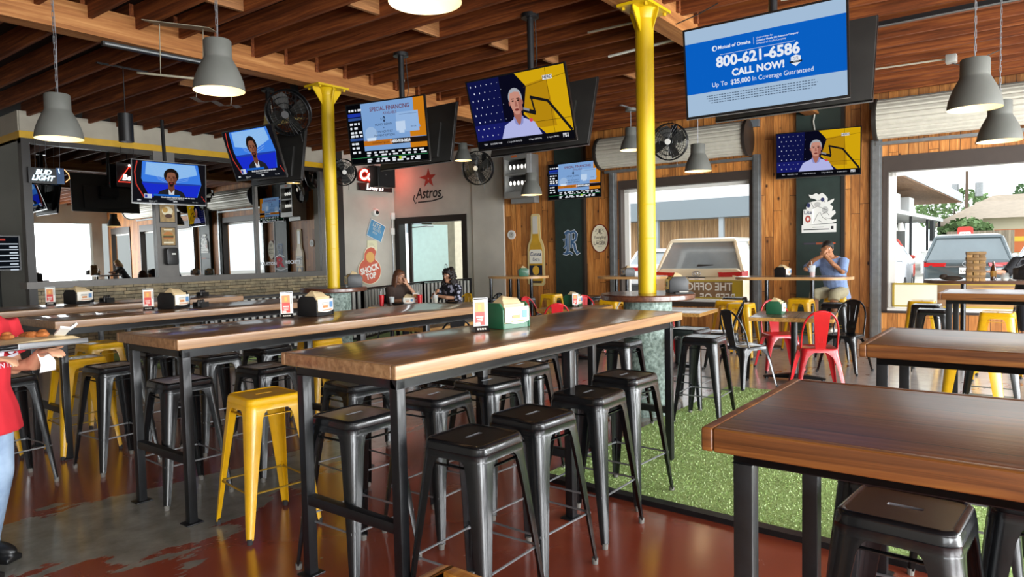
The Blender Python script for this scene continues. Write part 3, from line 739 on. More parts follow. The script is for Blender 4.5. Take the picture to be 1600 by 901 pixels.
# ================================================================ low tables and metal chairs
def chair_parts(t, body):
    s = mb(body)
    prof = [(.185, .06, .415), (.182, .06, .44), (.178, .058, .452), (.168, .05, .456), (.15, .04, .45), (.02, .012, .447)]
    s.rings([[(x, y, z) for x, y in rrect(2*h, 2*h, r, 6)] for h, r, z in prof], False, True); s.build('seat', t, smooth=45)
    for (sx, sy) in ((1, 1), (-1, 1), (-1, -1), (1, -1)):
        L = mb(body); rsx = []
        for (z, c, wd) in [(.425, .181, .13), (.395, .184, .10), (.36, .19, .07), (.28, .203, .052), (.15, .222, .042), (.02, .24, .03)]:
            r = min(.05, wd*.6); P = [(c-wd, c)]
            for q in range(5):
                a = R(90-22.5*q); P.append((c-r+r*cos(a), c-r+r*sin(a)))
            P.append((c, c-wd)); Q = [(x-.006, y-.006) for x, y in P]; Q[0] = (c-wd, c-.004); Q[-1] = (c-.004, c-wd)
            rsx.append([(sx*x, sy*y, z) for x, y in P+Q[::-1]])
        L.rings(rsx, True, True); leg = L.build('leg', t, smooth=55)
        mb(RUB).cyl((sx*.232, sy*.232, 0), (sx*.232, sy*.232, .03), .014, .016, 8).build('rubber_foot', leg)
    # back towards +y: hoop and splat
    h = []
    for k in range(21):
        a = pi*k/20; x = .178*cos(a); up = sin(a)
        if k in (0,): h.append((.182, .10, .44))
        z = .45+.40*(up**.55); yy = .10+.155*(up**.7); h.append((x*(1+.05*up), yy, z))
    h.append((-.182, .10, .44))
    mb(body).tube(h, .0105, 8).build('back_hoop', t, smooth=60)
    p = mb(body); rs = []
    for (z, y, wd) in [(.45, .165, .05), (.56, .19, .058), (.7, .226, .07), (.845, .254, .082)]:
        rs.append([(-wd, y-.002, z), (wd, y-.002, z), (wd, y+.006, z), (-wd, y+.006, z)])
    p.rings(rs, True, True); sp = p.build('back_splat', t, smooth=60)
    q = mb(body)
    q.tube([(-.02, .186, .52), (.02, .186, .52), (.04, .238, .79), (-.04, .238, .79)], .004, 5, closed=True); q.build('splat_rib', sp)
red0 = thing('metal_chair', 'x', 'chair'); chair_parts(red0, REDS)
chb0 = thing('metal_chair', 'x', 'chair'); chair_parts(chb0, BLKS)
GRYS = pbr('pale_enamel', 'd6d6d2', .3, coat=.4); chw0 = thing('metal_chair', 'x', 'chair'); chair_parts(chw0, GRYS)
def chair(p, x, y, face, label, group):
    """face: compass direction (degrees from +x) the sitter looks"""
    rz = R(face+90)
    if p not in used:
        used[p] = 1; p.location = (x, y, 0); p.rotation_euler = (0, 0, rz); p['label'] = label; p['group'] = group; return p
    return copy_tree(p, (x, y, 0), rz, label, group)
G1, G2 = 'red metal chairs', 'black metal chairs'
chair(red0, 7.72, 1.93, 25, 'red metal chair with its back to the camera at the small square table', G1)
chair(red0, 8.72, 2.62, 215, 'red metal chair on the far side of the small square table', G1)
chair(chb0, 7.50, 2.62, -30, 'black metal chair left of the small square table by the turf edge', G2)
chair(chb0, 8.98, 1.93, 170, 'black metal chair right of the small square table, its back turned to the window', G2)
chair(red0, 8.85, 4.25, 215, 'red metal chair seen between the green column base and the window', G1)
chair(chb0, 8.6, 3.28, 110, 'black metal chair in front of the yellow stools below the pale car', G2)
chair(red0, 7.55, 5.18, 45, 'red metal chair nearest the first long table, back towards the tables', G1)
chair(red0, 8.75, 5.42, 225, 'red metal chair in front of the green column with the blue letter', G1)
chair(red0, 8.35, 6.0, -90, 'red metal chair behind the napkin holder on the middle low table', G1)
chair(chw0, 8.6, 4.85, 160, 'pale metal chair right of the red one, behind the first long table', 'pale metal chairs')
chair(chb0, 5.35, 5.0, 60, 'black metal chair with a rounded hoop back under the far end of the second table', G2)
chair(chb0, 6.0, 4.6, 100, 'black metal chair behind the far half of the first long table', G2)
yc0 = thing('metal_chair', 'x', 'chair'); chair_parts(yc0, YELS)
chair(yc0, 8.5, 7.79, 172, 'yellow metal chair behind the woman in the patterned blouse', 'yellow metal chairs')
chair(chb0, 7.85, 8.6, -98, 'black metal chair under the woman in brown', G2)
chair(chb0, 8.75, 7.35, 160, 'dark metal chair left of the napkin holder, in front of the concrete pier', G2)
LT = wood('low_table_wood', '5b4a38', '8a7358', 'b09a78', 'X', .35, coat=.3, plank=.12, across='Y'); LTE = wood('low_table_edge', '8a5f2c', 'b58443', 'd0a45f', 'X', .4)
def low_table(x, y, w_, d_, rz, label, group='low square tables', top=.745):
    t = thing('low_table', label, 'table', (x, y, 0), R(rz), group)
    b = mb(LT); b.bx(-w_/2+.012, w_/2-.012, -d_/2+.012, d_/2-.012, top-.04, top); b.build('tabletop', t, bevel=.003)
    e = mb(LTE); e.bx(-w_/2, w_/2, -d_/2, -d_/2+.0118, top-.042, top); e.bx(-w_/2, w_/2, d_/2-.0118, d_/2, top-.042, top); e.bx(-w_/2, -w_/2+.0118, -d_/2+.012, d_/2-.012, top-.042, top); e.bx(w_/2-.0118, w_/2, -d_/2+.012, d_/2-.012, top-.042, top)
    e.build('edge_band', t)
    mb(BLKM).cyl((0, 0, .05), (0, 0, top-.05), .038, n=16).build('post', t)
    p = mb(BLKM); p.cyl((0, 0, top-.056), (0, 0, top-.042), .16, n=16); p.build('top_plate', t)
    f = mb(BLKM)
    for a in (0, 90):
        f.M = Matrix.Rotation(R(a), 4, 'Z'); f.add([(-.33, -.03, .02), (.33, -.03, .02), (.33, .03, .02), (-.33, .03, .02), (-.05, -.045, .075), (.05, -.045, .075), (.05, .045, .075), (-.05, .045, .075), (-.33, -.03, .035), (.33, -.03, .035), (.33, .03, .035), (-.33, .03, .035)],
             [(0, 3, 2, 1), (0, 1, 9, 5, 4, 8), (2, 3, 11, 7, 6, 10), (4, 5, 6, 7), (8, 4, 7, 11), (9, 10, 6, 5), (0, 8, 11, 3), (1, 2, 10, 9)])
        for q in (-.3, .3): f.cyl((q, 0, 0), (q, 0, .02), .022, n=8)
    f.M = Matrix(); f.build('cross_base', t)
    return t
low_table(8.14, 2.28, .86, .86, 10, 'small square wooden table between red and black chairs, green napkin holder on it')
low_table(8.2, 3.72, .8, .8, 6, 'small wooden table mostly hidden by the green column base')
low_table(8.1, 5.2, .8, .8, 8, 'small pale table with a napkin holder behind the far end of the first long table')
low_table(5.75, 5.55, 1.3, .8, 5, 'low wooden table seen under the second long table')
low_table(7.62, 7.70, 1.55, .75, -52, 'table where the two women sit, cups and plates on it')
# rounded pub tables by the windows
RT = wood('pub_top_wood', '5a4634', '8d7355', 'b39a78', 'Y', .25, coat=.5); RTE = pbr('pub_edge', 'b98c57', .35, var=.1)
CHRM = pbr('dark_chrome', '3a3b3d', .2, .9)
def pub_table(x, y, L, wd, label, top=1.07, posts=None, edge=RTE):
    t = thing('pub_table', label, 'table', (x, y, 0), DW, 'round-ended pub tables along the window wall')
    b = mb(RT); b.prism(rrect(wd-.01, L-.01, min(wd/2-.01, .35), 10), top-.036, top); b.build('tabletop', t, smooth=40)
    e = mb(edge); o = rrect(wd, L, min(wd/2-.01, .355), 10); i = rrect(wd-.012, L-.012, min(wd/2-.01, .35), 10)
    e.rings([[(px, py, top-.04) for px, py in o], [(px, py, top+.001) for px, py in o], [(px, py, top+.001) for px, py in i], [(px, py, top-.04) for px, py in i]], False, False); e.build('edge_band', t, smooth=30)
    for (px, py) in (posts or ((0, L*.28), (0, -L*.28))):
        mb(CHRM).cyl((px, py, .03), (px, py, top-.04), .03, n=14).build('post', t)
        q = mb(BLKM); q.lathe([(.22, 0), (.22, .012), (.08, .03), (.03, .06)], 24, (px, py, 0), True, True); q.build('base', t)
    return t
pub_table(10.8, 3.05, 1.68, .7, 'round-ended pub table where the man in blue sits', posts=((-.1, .35), (-.1, -.3)))
pub_table(10.75, 5.72, 1.25, .7, 'pub table at the left edge of the window with a dark napkin holder', posts=((0, .3), (.05, .12), (0, -.3)))
pub_table(10.15, 7.75, 1.2, .7, 'pub table in front of the bottle sign', top=1.09, posts=((-.2, .48), (.1, .25), (0, 0), (-.2, -.42)))
pub_table(10.15, .3, 1.9, .74, 'pub table with the stacked-block game and the black bag', edge=pbr('pub_edge_dark', '5a3a28', .35))
# corner of a nearer table at the bottom edge
NT = wood('near_table_wood', '8a5520', 'b9792f', 'd49a4c', 'X', .35, coat=.3)
t = thing('side_table', 'orange-brown wooden table corner at the bottom edge of the view', 'table', (.94, .89, 0), 0)
b = mb(NT); b.bx(-.3, .24, -.26, .26, .705, .73); b.build('tabletop', t, bevel=.004)
e = mb(NT); e.bx(-.33, .27, -.29, -.26, .69, .745); e.bx(-.33, .27, .26, .29, .69, .745); e.bx(.24, .27, -.26, .26, .69, .745); e.bx(-.33, -.3, -.26, .26, .69, .745); e.build('edge_frame', t, bevel=.006)
for sx in (-.28, .22):
    for sy in (-.24, .24): mb(NT).bx(sx-.025, sx+.025, sy-.025, sy+.025, 0, .7).build('leg', t, bevel=.004)
# picket rail
PKT = pbr('pale_picket', 'bdbdb6', .5, var=.08)
def rail(pts, label):
    L = 0; t = thing('picket_rail', label, 'railing', (pts[0][0], pts[0][1], 0))
    o = Vector((pts[0][0], pts[0][1], 0))
    for i in range(len(pts)-1):
        a = Vector((*pts[i], 0))-o; b = Vector((*pts[i+1], 0))-o; d = (b-a); ln = d.length; d.normalize(); ang = math.atan2(d.y, d.x); c = (a+b)/2
        r_ = mb(BLKM); r_.obx((c.x, c.y, .955), (ln+.03, .05, .03), (0, 0, ang)); r_.obx((c.x, c.y, .12), (ln, .04, .04), (0, 0, ang)); r_.build('rail', t)
        bk = mb(BLKP); q = Vector((-d.y, d.x, 0))*.03; bk.obx((c.x+q.x, c.y+q.y, .53), (ln, .008, .8), (0, 0, ang)); bk.build('backing_panel', t)
        n = int(ln/.115); pk = mb(PKT)
        for k in range(n):
            p = a+d*((k+.5)*ln/n); pk.obx((p.x, p.y, .53), (.058, .02, .78), (0, 0, ang))
        tag(pk.build('pickets', t), kind='stuff')
        for p in (a, b): mb(BLKM).bx(p.x-.03, p.x+.03, p.y-.03, p.y+.03, 0, .97).build('post', t)
    return t
rail([(4.9, 9.25), (7.75, 9.3), (10.2, 10.3), (11.75, 10.35)], 'black railing with pale pickets behind the two seated women')
# ================================================================ screens
def pic_omaha(b):
    S = lambda c: b.mat(scr(c))
    S('a9c3de'); b.rect(-.6, .6, -.34, .34, 0); S('0a62c8'); b.rect(-.6, .6, -.165, .235, .0006)
    W = 'eef3fb'; S(W); z = .0012
    b.text('Mutual of Omaha', .036, -.205, .165, z, bold=.0008); b.ell(-.36, .165, .021, .021, z); S('0a62c8'); b.ell(-.357, .163, .012, .015, z+.0004); S(W)
    b.rect(-.055, -.053, .14, .195, z); b.text('Underwritten by', .018, -.035, .185, z, 'LEFT'); b.text('United of Omaha Life Insurance Company', .018, -.035, .163, z, 'LEFT', bold=.0004); b.text('A Mutual of Omaha Company', .018, -.035, .141, z, 'LEFT')
    b.rect(-.32, .25, .108, .1105, z); b.text('800-621-6586', .112, -.035, .052, z, bold=.004); b.text('CALL NOW!', .072, -.03, -.045, z, bold=.003)
    b.text('Up To', .05, -.33, -.116, z, sx=.95); b.text('$25,000', .05, -.165, -.116, z, sx=.95, bold=.001); b.text('In Coverage Guaranteed', .05, .15, -.116, z, sx=.9)
    b.flat([(.215, -.005), (.215, -.05), (.25, -.075), (.285, -.05), (.285, -.005), (.25, .008)], z); S('1a2430'); b.rect(.205, .295, -.05, -.036, z+.0004); S('1b3f78'); b.text('RATE', .016, .25, -.012, z+.0005); b.text('LOCK', .016, .25, -.026, z+.0005); S(W); b.text('POLICY', .011, .25, -.043, z+.0008)
    S('55677c')
    for k, (a, c2) in enumerate(((-.44, .38), (-.44, .4), (-.43, .39), (-.41, .36))):
        b.rect(a, c2, -.2-k*.0185, -.193-k*.0185, z); 
    S('a9c3de')
    for k in range(40):
        x = -.43+k*.021; b.rect(x, x+.004+(k*7 % 5)*.001, -.262, -.19, z+.0003)
def bust(b, S, cx, cy, s, skin, skin2, hair, shirt, afro=False, suit=None, beard=None):
    z = .0016
    sh = [(-.30, -.36), (-.27, -.20), (-.2, -.07), (-.07, -.015), (0, -.03), (.07, -.015), (.2, -.07), (.27, -.2), (.3, -.36)]
    S(suit or shirt); b.flat([(cx+s*x, max(-.338, cy+s*y)) for x, y in sh], z)
    if suit: S(shirt); b.flat([(cx-s*.05, cy-s*.03), (cx+s*.05, cy-s*.03), (cx+s*.035, -.33), (cx-s*.035, -.33)], z+.0003)
    S(skin2); b.flat([(cx-s*.05, cy+s*.08), (cx+s*.05, cy+s*.08), (cx+s*.055, cy-s*.02), (cx, cy-s*.09), (cx-s*.055, cy-s*.02)], z+.0006)
    if not suit:
        S('8d93cc'); b.flat([(cx-s*.07, cy-s*.0), (cx-s*.05, cy+s*.01), (cx-s*.01, cy-s*.09), (cx-s*.05, cy-s*.07)], z+.0008); b.flat([(cx+s*.07, cy-s*.0), (cx+s*.05, cy+s*.01), (cx+s*.01, cy-s*.09), (cx+s*.05, cy-s*.07)], z+.0008)
    S(hair)
    if afro: b.ell(cx, cy+s*.205, s*.125, s*.125, z+.0002, 30)
    else: b.ell(cx, cy+s*.2, s*.092, s*.105, z+.0007, 30)
    S(skin); b.flat([(cx+s*x, cy+s*y) for x, y in [(-.078, .2), (-.075, .13), (-.055, .06), (-.02, .028), (.02, .028), (.055, .06), (.075, .13), (.078, .2), (.06, .255), (0, .265), (-.06, .255)]], z+.001)
    S(skin2); b.ell(cx-s*.084, cy+s*.15, s*.012, s*.025, z+.0009, 10); b.ell(cx+s*.084, cy+s*.15, s*.012, s*.025, z+.0009, 10)
    b.flat([(cx-s*.012, cy+s*.17), (cx+s*.008, cy+s*.17), (cx+s*.02, cy+s*.112), (cx-s*.018, cy+s*.112)], z+.0014); b.rect(cx+s*.03, cx+s*.078, cy+s*.06, cy+s*.19, z+.0012)
    if beard: S(beard); b.flat([(cx+s*x, cy+s*y) for x, y in [(-.04, .1), (.04, .1), (.045, .07), (.02, .02), (-.02, .02), (-.045, .07)]], z+.0014)
    S('2a1713')
    for q in (-1, 1):
        b.rect(cx+q*s*.036-s*.02, cx+q*s*.036+s*.02, cy+s*.19, cy+s*.198, z+.0016); b.ell(cx+q*s*.036, cy+s*.172, s*.016, s*.008, z+.0016, 10)
    S('7c3630'); b.ell(cx, cy+s*.078, s*.028, s*.013, z+.0018, 12)
def pic_host(b):
    S = lambda c: b.mat(scr(c))
    S('101445'); b.rect(-.6, .6, -.34, .34, 0); S('181c66'); b.flat([(-.6, -.28), (-.6, -.1), (-.1, -.1), (-.1, -.28)], .0004); S('0a0a1c'); b.flat([(-.18, .34), (.06, .34), (.14, .24), (.05, -.1), (-.2, -.1)], .0004)
    S('d7a90f'); b.flat([(.02, .34), (.6, .34), (.6, -.28), (.3, -.28), (.05, -.05), (.14, .2)], .0008)
    S('b98a10'); b.flat([(.14, .22), (.38, .25), (.42, -.2), (.2, -.2), (.06, -.02)], .001)
    S('4a3607'); b.rect(.38, .384, -.28, .34, .0012); b.flat([(.1, .2), (.6, .262), (.6, .258), (.1, .196)], .0012); b.rect(.18, .6, -.142, -.138, .0012)
    S('d9ddf2')
    for r_ in range(8):
        for c in range(6):
            q = .0095-.0012*c
            if q > .003: b.ell(-.56+c*.07+(r_ % 2)*.035, .29-r_*.072, q*.75, q, .0012, 8)
    bust(b, S, -.02, -.07, .92, 'c98f7e', 'a86a5c', 'a9acb4', 'b5b9ea')
    S('17161a'); b.stroke([(.16, .1), (.36, .04), (.585, -.26)], .028, .0042); b.stroke([(.175, .09), (.19, -.03)], .02, .0042); b.stroke([(.05, -.005), (.2, -.055)], .042, .0042); S('8e9099'); b.stroke([(.06, .004), (.13, -.02)], .022, .0046)
    S('d8455a'); b.ell(.13, -.115, .022, .018, .004, 10)
    S('0c0c12'); b.rect(-.6, .6, -.34, -.262, .0044); S('e8e8ee'); b.text('FS1', .05, .505, -.3, .005, bold=.002); b.text('TEX', .026, -.5, -.3, .005); b.text('RANGERS  0 GB', .022, -.36, -.3, .005); b.text('1. Seager (25-30-31) 5B', .02, -.12, -.3, .005); b.text('2. Pagan (28-31-31)', .02, .14, -.3, .005); b.text('3. Ragans (28-31)', .02, .35, -.3, .005)
    S('f0f0f4'); b.rect(.34, .45, .232, .272, .0016); S('2a2a30'); b.text('HERD', .042, .395, .252, .002, bold=.001)
def pic_finance(b):
    S = lambda c: b.mat(scr(c))
    S('06070b'); b.rect(-.6, .6, -.34, .34, 0); S('7fa6d8'); b.rect(-.37, .6, -.2, .34, .0006); S('d07f16'); b.flat([(.44, .34), (.6, .34), (.6, -.08), (.36, -.08), (.36, 0), (.52, .02), (.44, .2)], .001); b.rect(.34, .6, -.2, -.13, .001); S('7fa6d8')
    S('20150f'); b.rect(-.37, .6, -.145, -.085, .0012); S('c0701a'); b.rect(-.37, .08, -.145, -.085, .0014); S('7fa6d8'); b.rect(-.37, .35, -.2, -.146, .0014)
    S('5a2418'); b.text('mobilehearing.com', .035, -.1, -.115, .0018); S('eef2f8'); b.text('1-800-918-0824', .048, .2, -.115, .0018, bold=.002)
    S('6b2d3c'); b.text('SPECIAL FINANCING', .066, .08, .262, .0014, bold=.001); b.text('AVAILABLE', .044, .08, .208, .0014)
    S('1c2742'); b.text('$', .04, -.06, .145, .0014); b.text('0', .08, -.015, .14, .0014, bold=.003); b.text('MONEY DOWN', .038, -.03, .085, .0014); b.text('+', .04, -.03, .045, .0014); b.text('LOW MONTHLY', .036, -.03, .003, .0014); b.text('PAYMENT OPTIONS', .036, -.03, -.038, .0014)
    S('97b9e4'); b.rect(.17, .5, -.02, .2, .0012); S('2f426a'); b.rect(.22, .48, .172, .175, .0016); b.text('PORTER', .022, .42, .03, .0016); S('c3d8f2'); b.rect(.16, .3, .0, .1, .0016); b.rect(.2, .28, -.03, 0, .0018)
    S('9dbbe0'); b.ell(-.24, -.02, .1, .09, .0012); S('d6e6f8'); b.rect(-.31, -.17, -.09, -.055, .0016)
    S('1e37a8'); b.rect(-.59, -.38, .2, .24, .0008); S('33508f'); b.rect(-.59, -.38, .16, .19, .0008); b.rect(-.59, -.38, -.075, -.045, .0008)
    S('e9edf4'); rd = random.Random(4)
    for y in (.275, .12, .07, .02, -.02, -.11, -.16, -.21):
        x = -.57
        while x < -.42:
            w_ = rd.uniform(.02, .06); b.rect(x, x+w_, y-.012, y+.012, .0014); x += w_+rd.uniform(.015, .04)
    for y in (-.225, -.255, -.302, -.325):
        x = -.34
        while x < .5:
            w_ = rd.uniform(.03, .09); b.rect(x, x+w_, y-.009, y+.009, .0014); x += w_+rd.uniform(.02, .09)
    S('3fae6a'); b.rect(-.6, .6, -.279, -.276, .0014); S('b8d236'); b.rect(.16, .2, -.318, -.285, .0016)
def pic_guest(b):
    S = lambda c: b.mat(scr(c))
    S('141318'); b.rect(-.6, .6, -.34, .34, 0); S('3d7fe8'); b.flat([(-.44, .33), (.47, .33), (.53, 0), (.45, -.25), (-.33, -.25), (-.46, .05)], .0005)
    S('8fc0f4'); b.flat([(-.38, .32), (.42, .32), (.46, .16), (.1, .06), (-.4, .12)], .0008); S('1b2fd0'); b.flat([(-.45, -.02), (0, .0), (.52, -.02), (.44, -.25), (-.33, -.25)], .0008); S('2340a8'); b.flat([(-.45, .0), (.52, .0), (.52, -.02), (0, -.035), (-.45, -.02)], .0012)
    S('a3c6f0')
    for k in range(9): b.stroke([(-.36+.02*k, .3-.03*k), (0, .22-.03*k), (.38-.01*k, .3-.03*k)], .004, .001)
    S('c23b30'); b.stroke([(-.52, .33), (-.56, .15), (-.54, -.05), (-.42, -.26)], .018, .0012); b.stroke([(.6, -.3), (.53, -.2)], .015, .0012)
    bust(b, S, .02, -.08, .98, '8c5a44', '6f4232', '1c1411', 'cfd4dc', True, '23232a', '241712')
    S('1d63c4'); b.rect(-.27, .16, -.225, -.195, .004); S('14161c'); b.rect(-.27, .56, -.285, -.225, .004); b.rect(-.6, .6, -.34, -.288, .0038); S('c7d2e6'); b.rect(-.42, -.3, -.27, -.2, .004)
    S('eef0f4'); b.text('Miracle debut inspired hearts to win the nation', .03, .13, -.243, .0045, bold=.0008); b.text('Canada beats them in 4th minute', .022, .08, -.27, .0045); b.text('ESPN', .026, -.5, -.305, .0045, bold=.001); b.text('ESPN', .03, .08, -.31, .0045, bold=.001); b.text('Winners - today', .02, -.28, -.31, .0045); b.text('Final  4 - 2', .02, -.3, -.327, .0045); b.text('Beer - pints', .02, .42, -.31, .0045)
    S('2d3a9a'); b.rect(-.41, -.37, -.26, -.21, .0045)
def pic_blank(b): b.mat(scr('10131c')); b.rect(-.6, .6, -.34, .34, 0)
TVB = pbr('tv_housing', '2c2b29', .5, var=.2, scale=4); BEZ = pbr('tv_bezel', '0c0c0d', .3)
def tv(M, pic, label, group, s=1.0, name='television', back=True):
    t = thing(name, label, 'television', M=M @ Matrix.Diagonal((s, s, s, 1)), group=group)
    h = mb(TVB); h.bx(-.61, .61, -.35, .35, -.03, -.004); h.bx(-.42, .42, -.3, .12, -.065, -.03); h.build('housing', t, bevel=.006)
    f = mb(BEZ); 
    for a in ((-.615, .615, .34, .355), (-.615, .615, -.36, -.34), (-.615, -.6, -.34, .34), (.6, .615, -.34, .34)): f.bx(a[0], a[1], a[2], a[3], -.02, .006)
    f.mat(pbr('silver_line', 'b9bcc0', .3, .8)); f.bx(-.615, .615, -.363, -.36, -.01, .004)
    f.build('bezel', t)
    b = MB(); pic(b); b.build('screen', t, smooth=0)
    if back:
        v = mb(BLKP); v.bx(-.15, .15, -.12, .12, -.095, -.065); v.build('wall_bracket', t, bevel=.004)
    return t
def tvM(c, yaw, tilt, roll=0):
    y, ti = R(yaw), R(tilt); u = Vector((cos(y), sin(y), 0)); n = Vector((sin(y), -cos(y), 0)); v = cos(ti)*Vector((0, 0, 1))+sin(ti)*n
    u2 = cos(R(roll))*u+sin(R(roll))*v; v2 = -sin(R(roll))*u+cos(R(roll))*v; q = u2.cross(v2)
    return Matrix(((u2.x, v2.x, q.x, c[0]), (u2.y, v2.y, q.y, c[1]), (u2.z, v2.z, q.z, c[2]), (0, 0, 0, 1)))
GT = 'televisions hung from the ceiling joists'
tv(tvM((5.46, 1.77, 2.94), -87.6, 5.1, .3), pic_omaha, 'big ceiling television showing a blue insurance advert with a phone number', GT)
tv(tvM((5.49, 4.14, 2.92), -91.2, 16.8, -1.1), pic_host, 'ceiling television tilted down, man in lavender shirt against a yellow set', GT)
tv(tvM((5.48, 6.05, 2.94), -85.8, 8.3, -2.2), pic_finance, 'ceiling television showing a pale blue special financing advert', GT)
tv(tvM((5.46, 8.75, 2.97), -90.2, 18, -1.8), pic_guest, 'ceiling television left of the first yellow column, man in dark suit on blue', GT)
GB = 'televisions mounted back to back behind the others'
for (c, ti, lab) in (((6.0, 1.69, 2.95), 16, 'back of the television behind the blue advert screen'), ((5.93, 4.16, 2.89), 16.5, 'back of the television behind the lavender-shirt screen'),
                     ((6.07, 6.13, 2.95), 10.2, 'back of the television behind the financing advert screen'), ((5.83, 8.7, 2.93), 8, 'back of the television behind the dark-suit screen, by the black fan')):
    tv(tvM(c, 90, ti), pic_blank, lab, GB)
for (y, x, lab) in ((1.77, 5.74, 'above the blue advert screen'), (4.15, 5.72, 'above the lavender-shirt screen'), (6.09, 5.78, 'above the financing advert screen'), (8.73, 5.71, 'above the dark-suit screen')):
    t = thing('ceiling_mount', 'black pole mount hanging from the joists '+lab, 'mount', (x, y, 2.9), 0, 'television pole mounts')
    p = mb(BLKM); p.cyl((0, 0, -.1), (0, 0, 1.0), .034, n=14); p.build('pole', t)
    a = mb(BLKM); a.bx(-.17, .17, -.03, .03, -.05, .02); a.build('arm', t); mb(BLKM).cyl((0, 0, .96), (0, 0, 1.0), .09, n=16).build('flange', t)
    c = mb(pbr('white_cable', 'd8d4c8', .5)); c.tube([(.04, .03, .95), (.09, .05, .7), (.06, .06, .4), (.05, .02, .1)], .006, 6); c.mat(BLKP); c.tube([(.05, -.03, .95), (.12, .01, .6), (.05, .03, .2)], .005, 6); c.build('cable', t)
tv(tvM((5.76, 11.76, 2.82), -3.1, 3.7, -.2), pic_guest, 'television in front of the bar window, man in dark suit on blue', 'televisions at the walls')
tv(tvM((12.0, 7.68, 2.97), -89.4, -2, 0), pic_finance, 'small television on the green column with the blue letter', 'televisions at the walls', 1.035)
tv(tvM((12.12, 3.03, 3.04), -86, 5, -.9), pic_host, 'television on the green column above the white cut-out sign', 'televisions at the walls', 1.06)
hg = mb(BLKM); hg.cyl((5.76, 11.9, 2.9), (5.76, 11.95, 3.9), .03, n=10); hg.bx(5.6, 5.92, 11.85, 11.95, 2.75, 2.95)
tag(hg.build('ceiling_mount'), 'black drop pole holding the television at the bar window', 'mount', 'television pole mounts')
wc = mb(pbr('white_cable', 'd8d4c8', .5)); wc.M = WM(3.15, 0, .12); wc.tube([(.02, 3.45, 0), (.0, 3.6, .01), (.03, 3.8, 0), (.02, 4.0, 0)], .011, 6)
tag(wc.build('power_cable'), 'white power cable above the television on the right green column', 'cable')
# ================================================================ pendant lamps
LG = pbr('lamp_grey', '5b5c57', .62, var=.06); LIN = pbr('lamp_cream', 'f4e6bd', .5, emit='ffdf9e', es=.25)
BULB = glow('bulb_warm', 'ffe3ac', 3.0)
def pendant_parts(t, s, drop, canopy=.09):
    o = [(.18, 0), (.1795, .02), (.172, .065), (.158, .11), (.138, .16), (.118, .2), (.106, .222), (.1, .235), (.098, .245), (.097, .36), (.09, .37), (.012, .372)]
    a = mb(LG); a.lathe([(r*s, z*s) for r, z in o], 40, cap1=True); a.build('lamp_shade', t, smooth=40)
    i = mb(LIN); i.lathe([((r-.004)*s, z*s) for r, z in [(.184, .0), (.1795, .004), (.172, .065), (.158, .11), (.138, .16), (.118, .2), (.104, .23), (.03, .235)]], 40); i.build('lamp_lining', t, smooth=60)
    b = mb(BULB); b.sph((0, 0, .12*s), .032*s, 12, 8); b.build('bulb', t, smooth=60)
    c = mb(GUN); n = max(2, int((drop-.372*s)/.05)); z0 = .372*s
    for k in range(n):
        z = z0+(k+.5)*(drop-z0)/n; h = (drop-z0)/n*.62; q = Matrix.Rotation(R(90*(k % 2)), 4, 'Z'); c.M = q
        c.tube([(-.006, 0, z-h), (-.006, 0, z+h), (.006, 0, z+h), (.006, 0, z-h)], .0022, 4, closed=True)
    c.M = Matrix(); c.tube([(.008, .004, z0), (.018, .006, (z0+drop)/2), (.006, .004, drop)], .0028, 5)
    c.build('chain', t)
    k = mb(LG); k.lathe([(.002, drop-.045), (canopy, drop-.045), (canopy+.002, drop-.04), (canopy+.002, drop), (.002, drop)], 24); k.build('ceiling_rose', t, smooth=30)
    hb = mb(GUN); hb.bx(-.34, .34, -.02, .02, drop, drop+.012); hb.build('hanger_bar', t)
    l = bpy.data.lights.new('lamp_light', 'POINT'); l.energy = .8*s; l.color = (1, .8, .5); l.shadow_soft_size = .04
    lo = bpy.data.objects.new('lamp_light', l); COL.objects.link(lo); lo.parent = t; lo.location = (0, 0, .05)
def pendant(x, y, z, label, s=1.0):
    t = thing('pendant_lamp', label, 'lamp', (x, y, z), 0, 'grey bell pendant lamps'); pendant_parts(t, s, 3.866-z); return t
pendant(2.77, 4.85, 2.75, 'grey pendant lamp hanging above the second long table, left of the ceiling televisions')
pendant(2.31, 6.58, 2.55, 'grey pendant lamp at the far left, in front of the yellow bar beam')
pendant(2.49, 2.44, 2.75, 'pendant lamp cut off by the top edge, only its glowing underside in view')
pendant(6.3, .46, 2.52, 'larger of the two grey pendant lamps at the right, in front of the roller shutter')
pendant(7.89, .38, 2.45, 'lower and farther of the two grey pendant lamps at the right')
pendant(9.14, 3.83, 2.58, 'grey pendant lamp hanging in front of the opening with the pale car')
pendant(10.4, 5.52, 3.18, 'small grey pendant lamp partly hidden behind the front yellow column')
pendant(9.51, 6.94, 2.49, 'grey pendant lamp between the bulb heater and the small wall television')
pendant(11.2, 9.97, 3.52, 'small distant pendant lamp between two ceiling televisions, above the painted star')
k = mb(BLKP); k.lathe([(.002, .34), (.085, .34), (.085, 0), (.07, 0), (.07, .03), (.002, .03)], 24); k.tube([(0, 0, .34), (0, 0, .9)], .006, 6); k.bx(-.3, .3, -.02, .02, .895, .91); t = k.build('spot_lamp', loc=(3.89, 8.99, 2.98), smooth=30)
tag(t, 'black cylinder spot lamp hanging in front of the bar beam', 'lamp')
mb(glow('spot_white', 'f4f4ff', 2)).ell(0, 0, .06, .06, .025, 16).build('bulb', t, smooth=0)
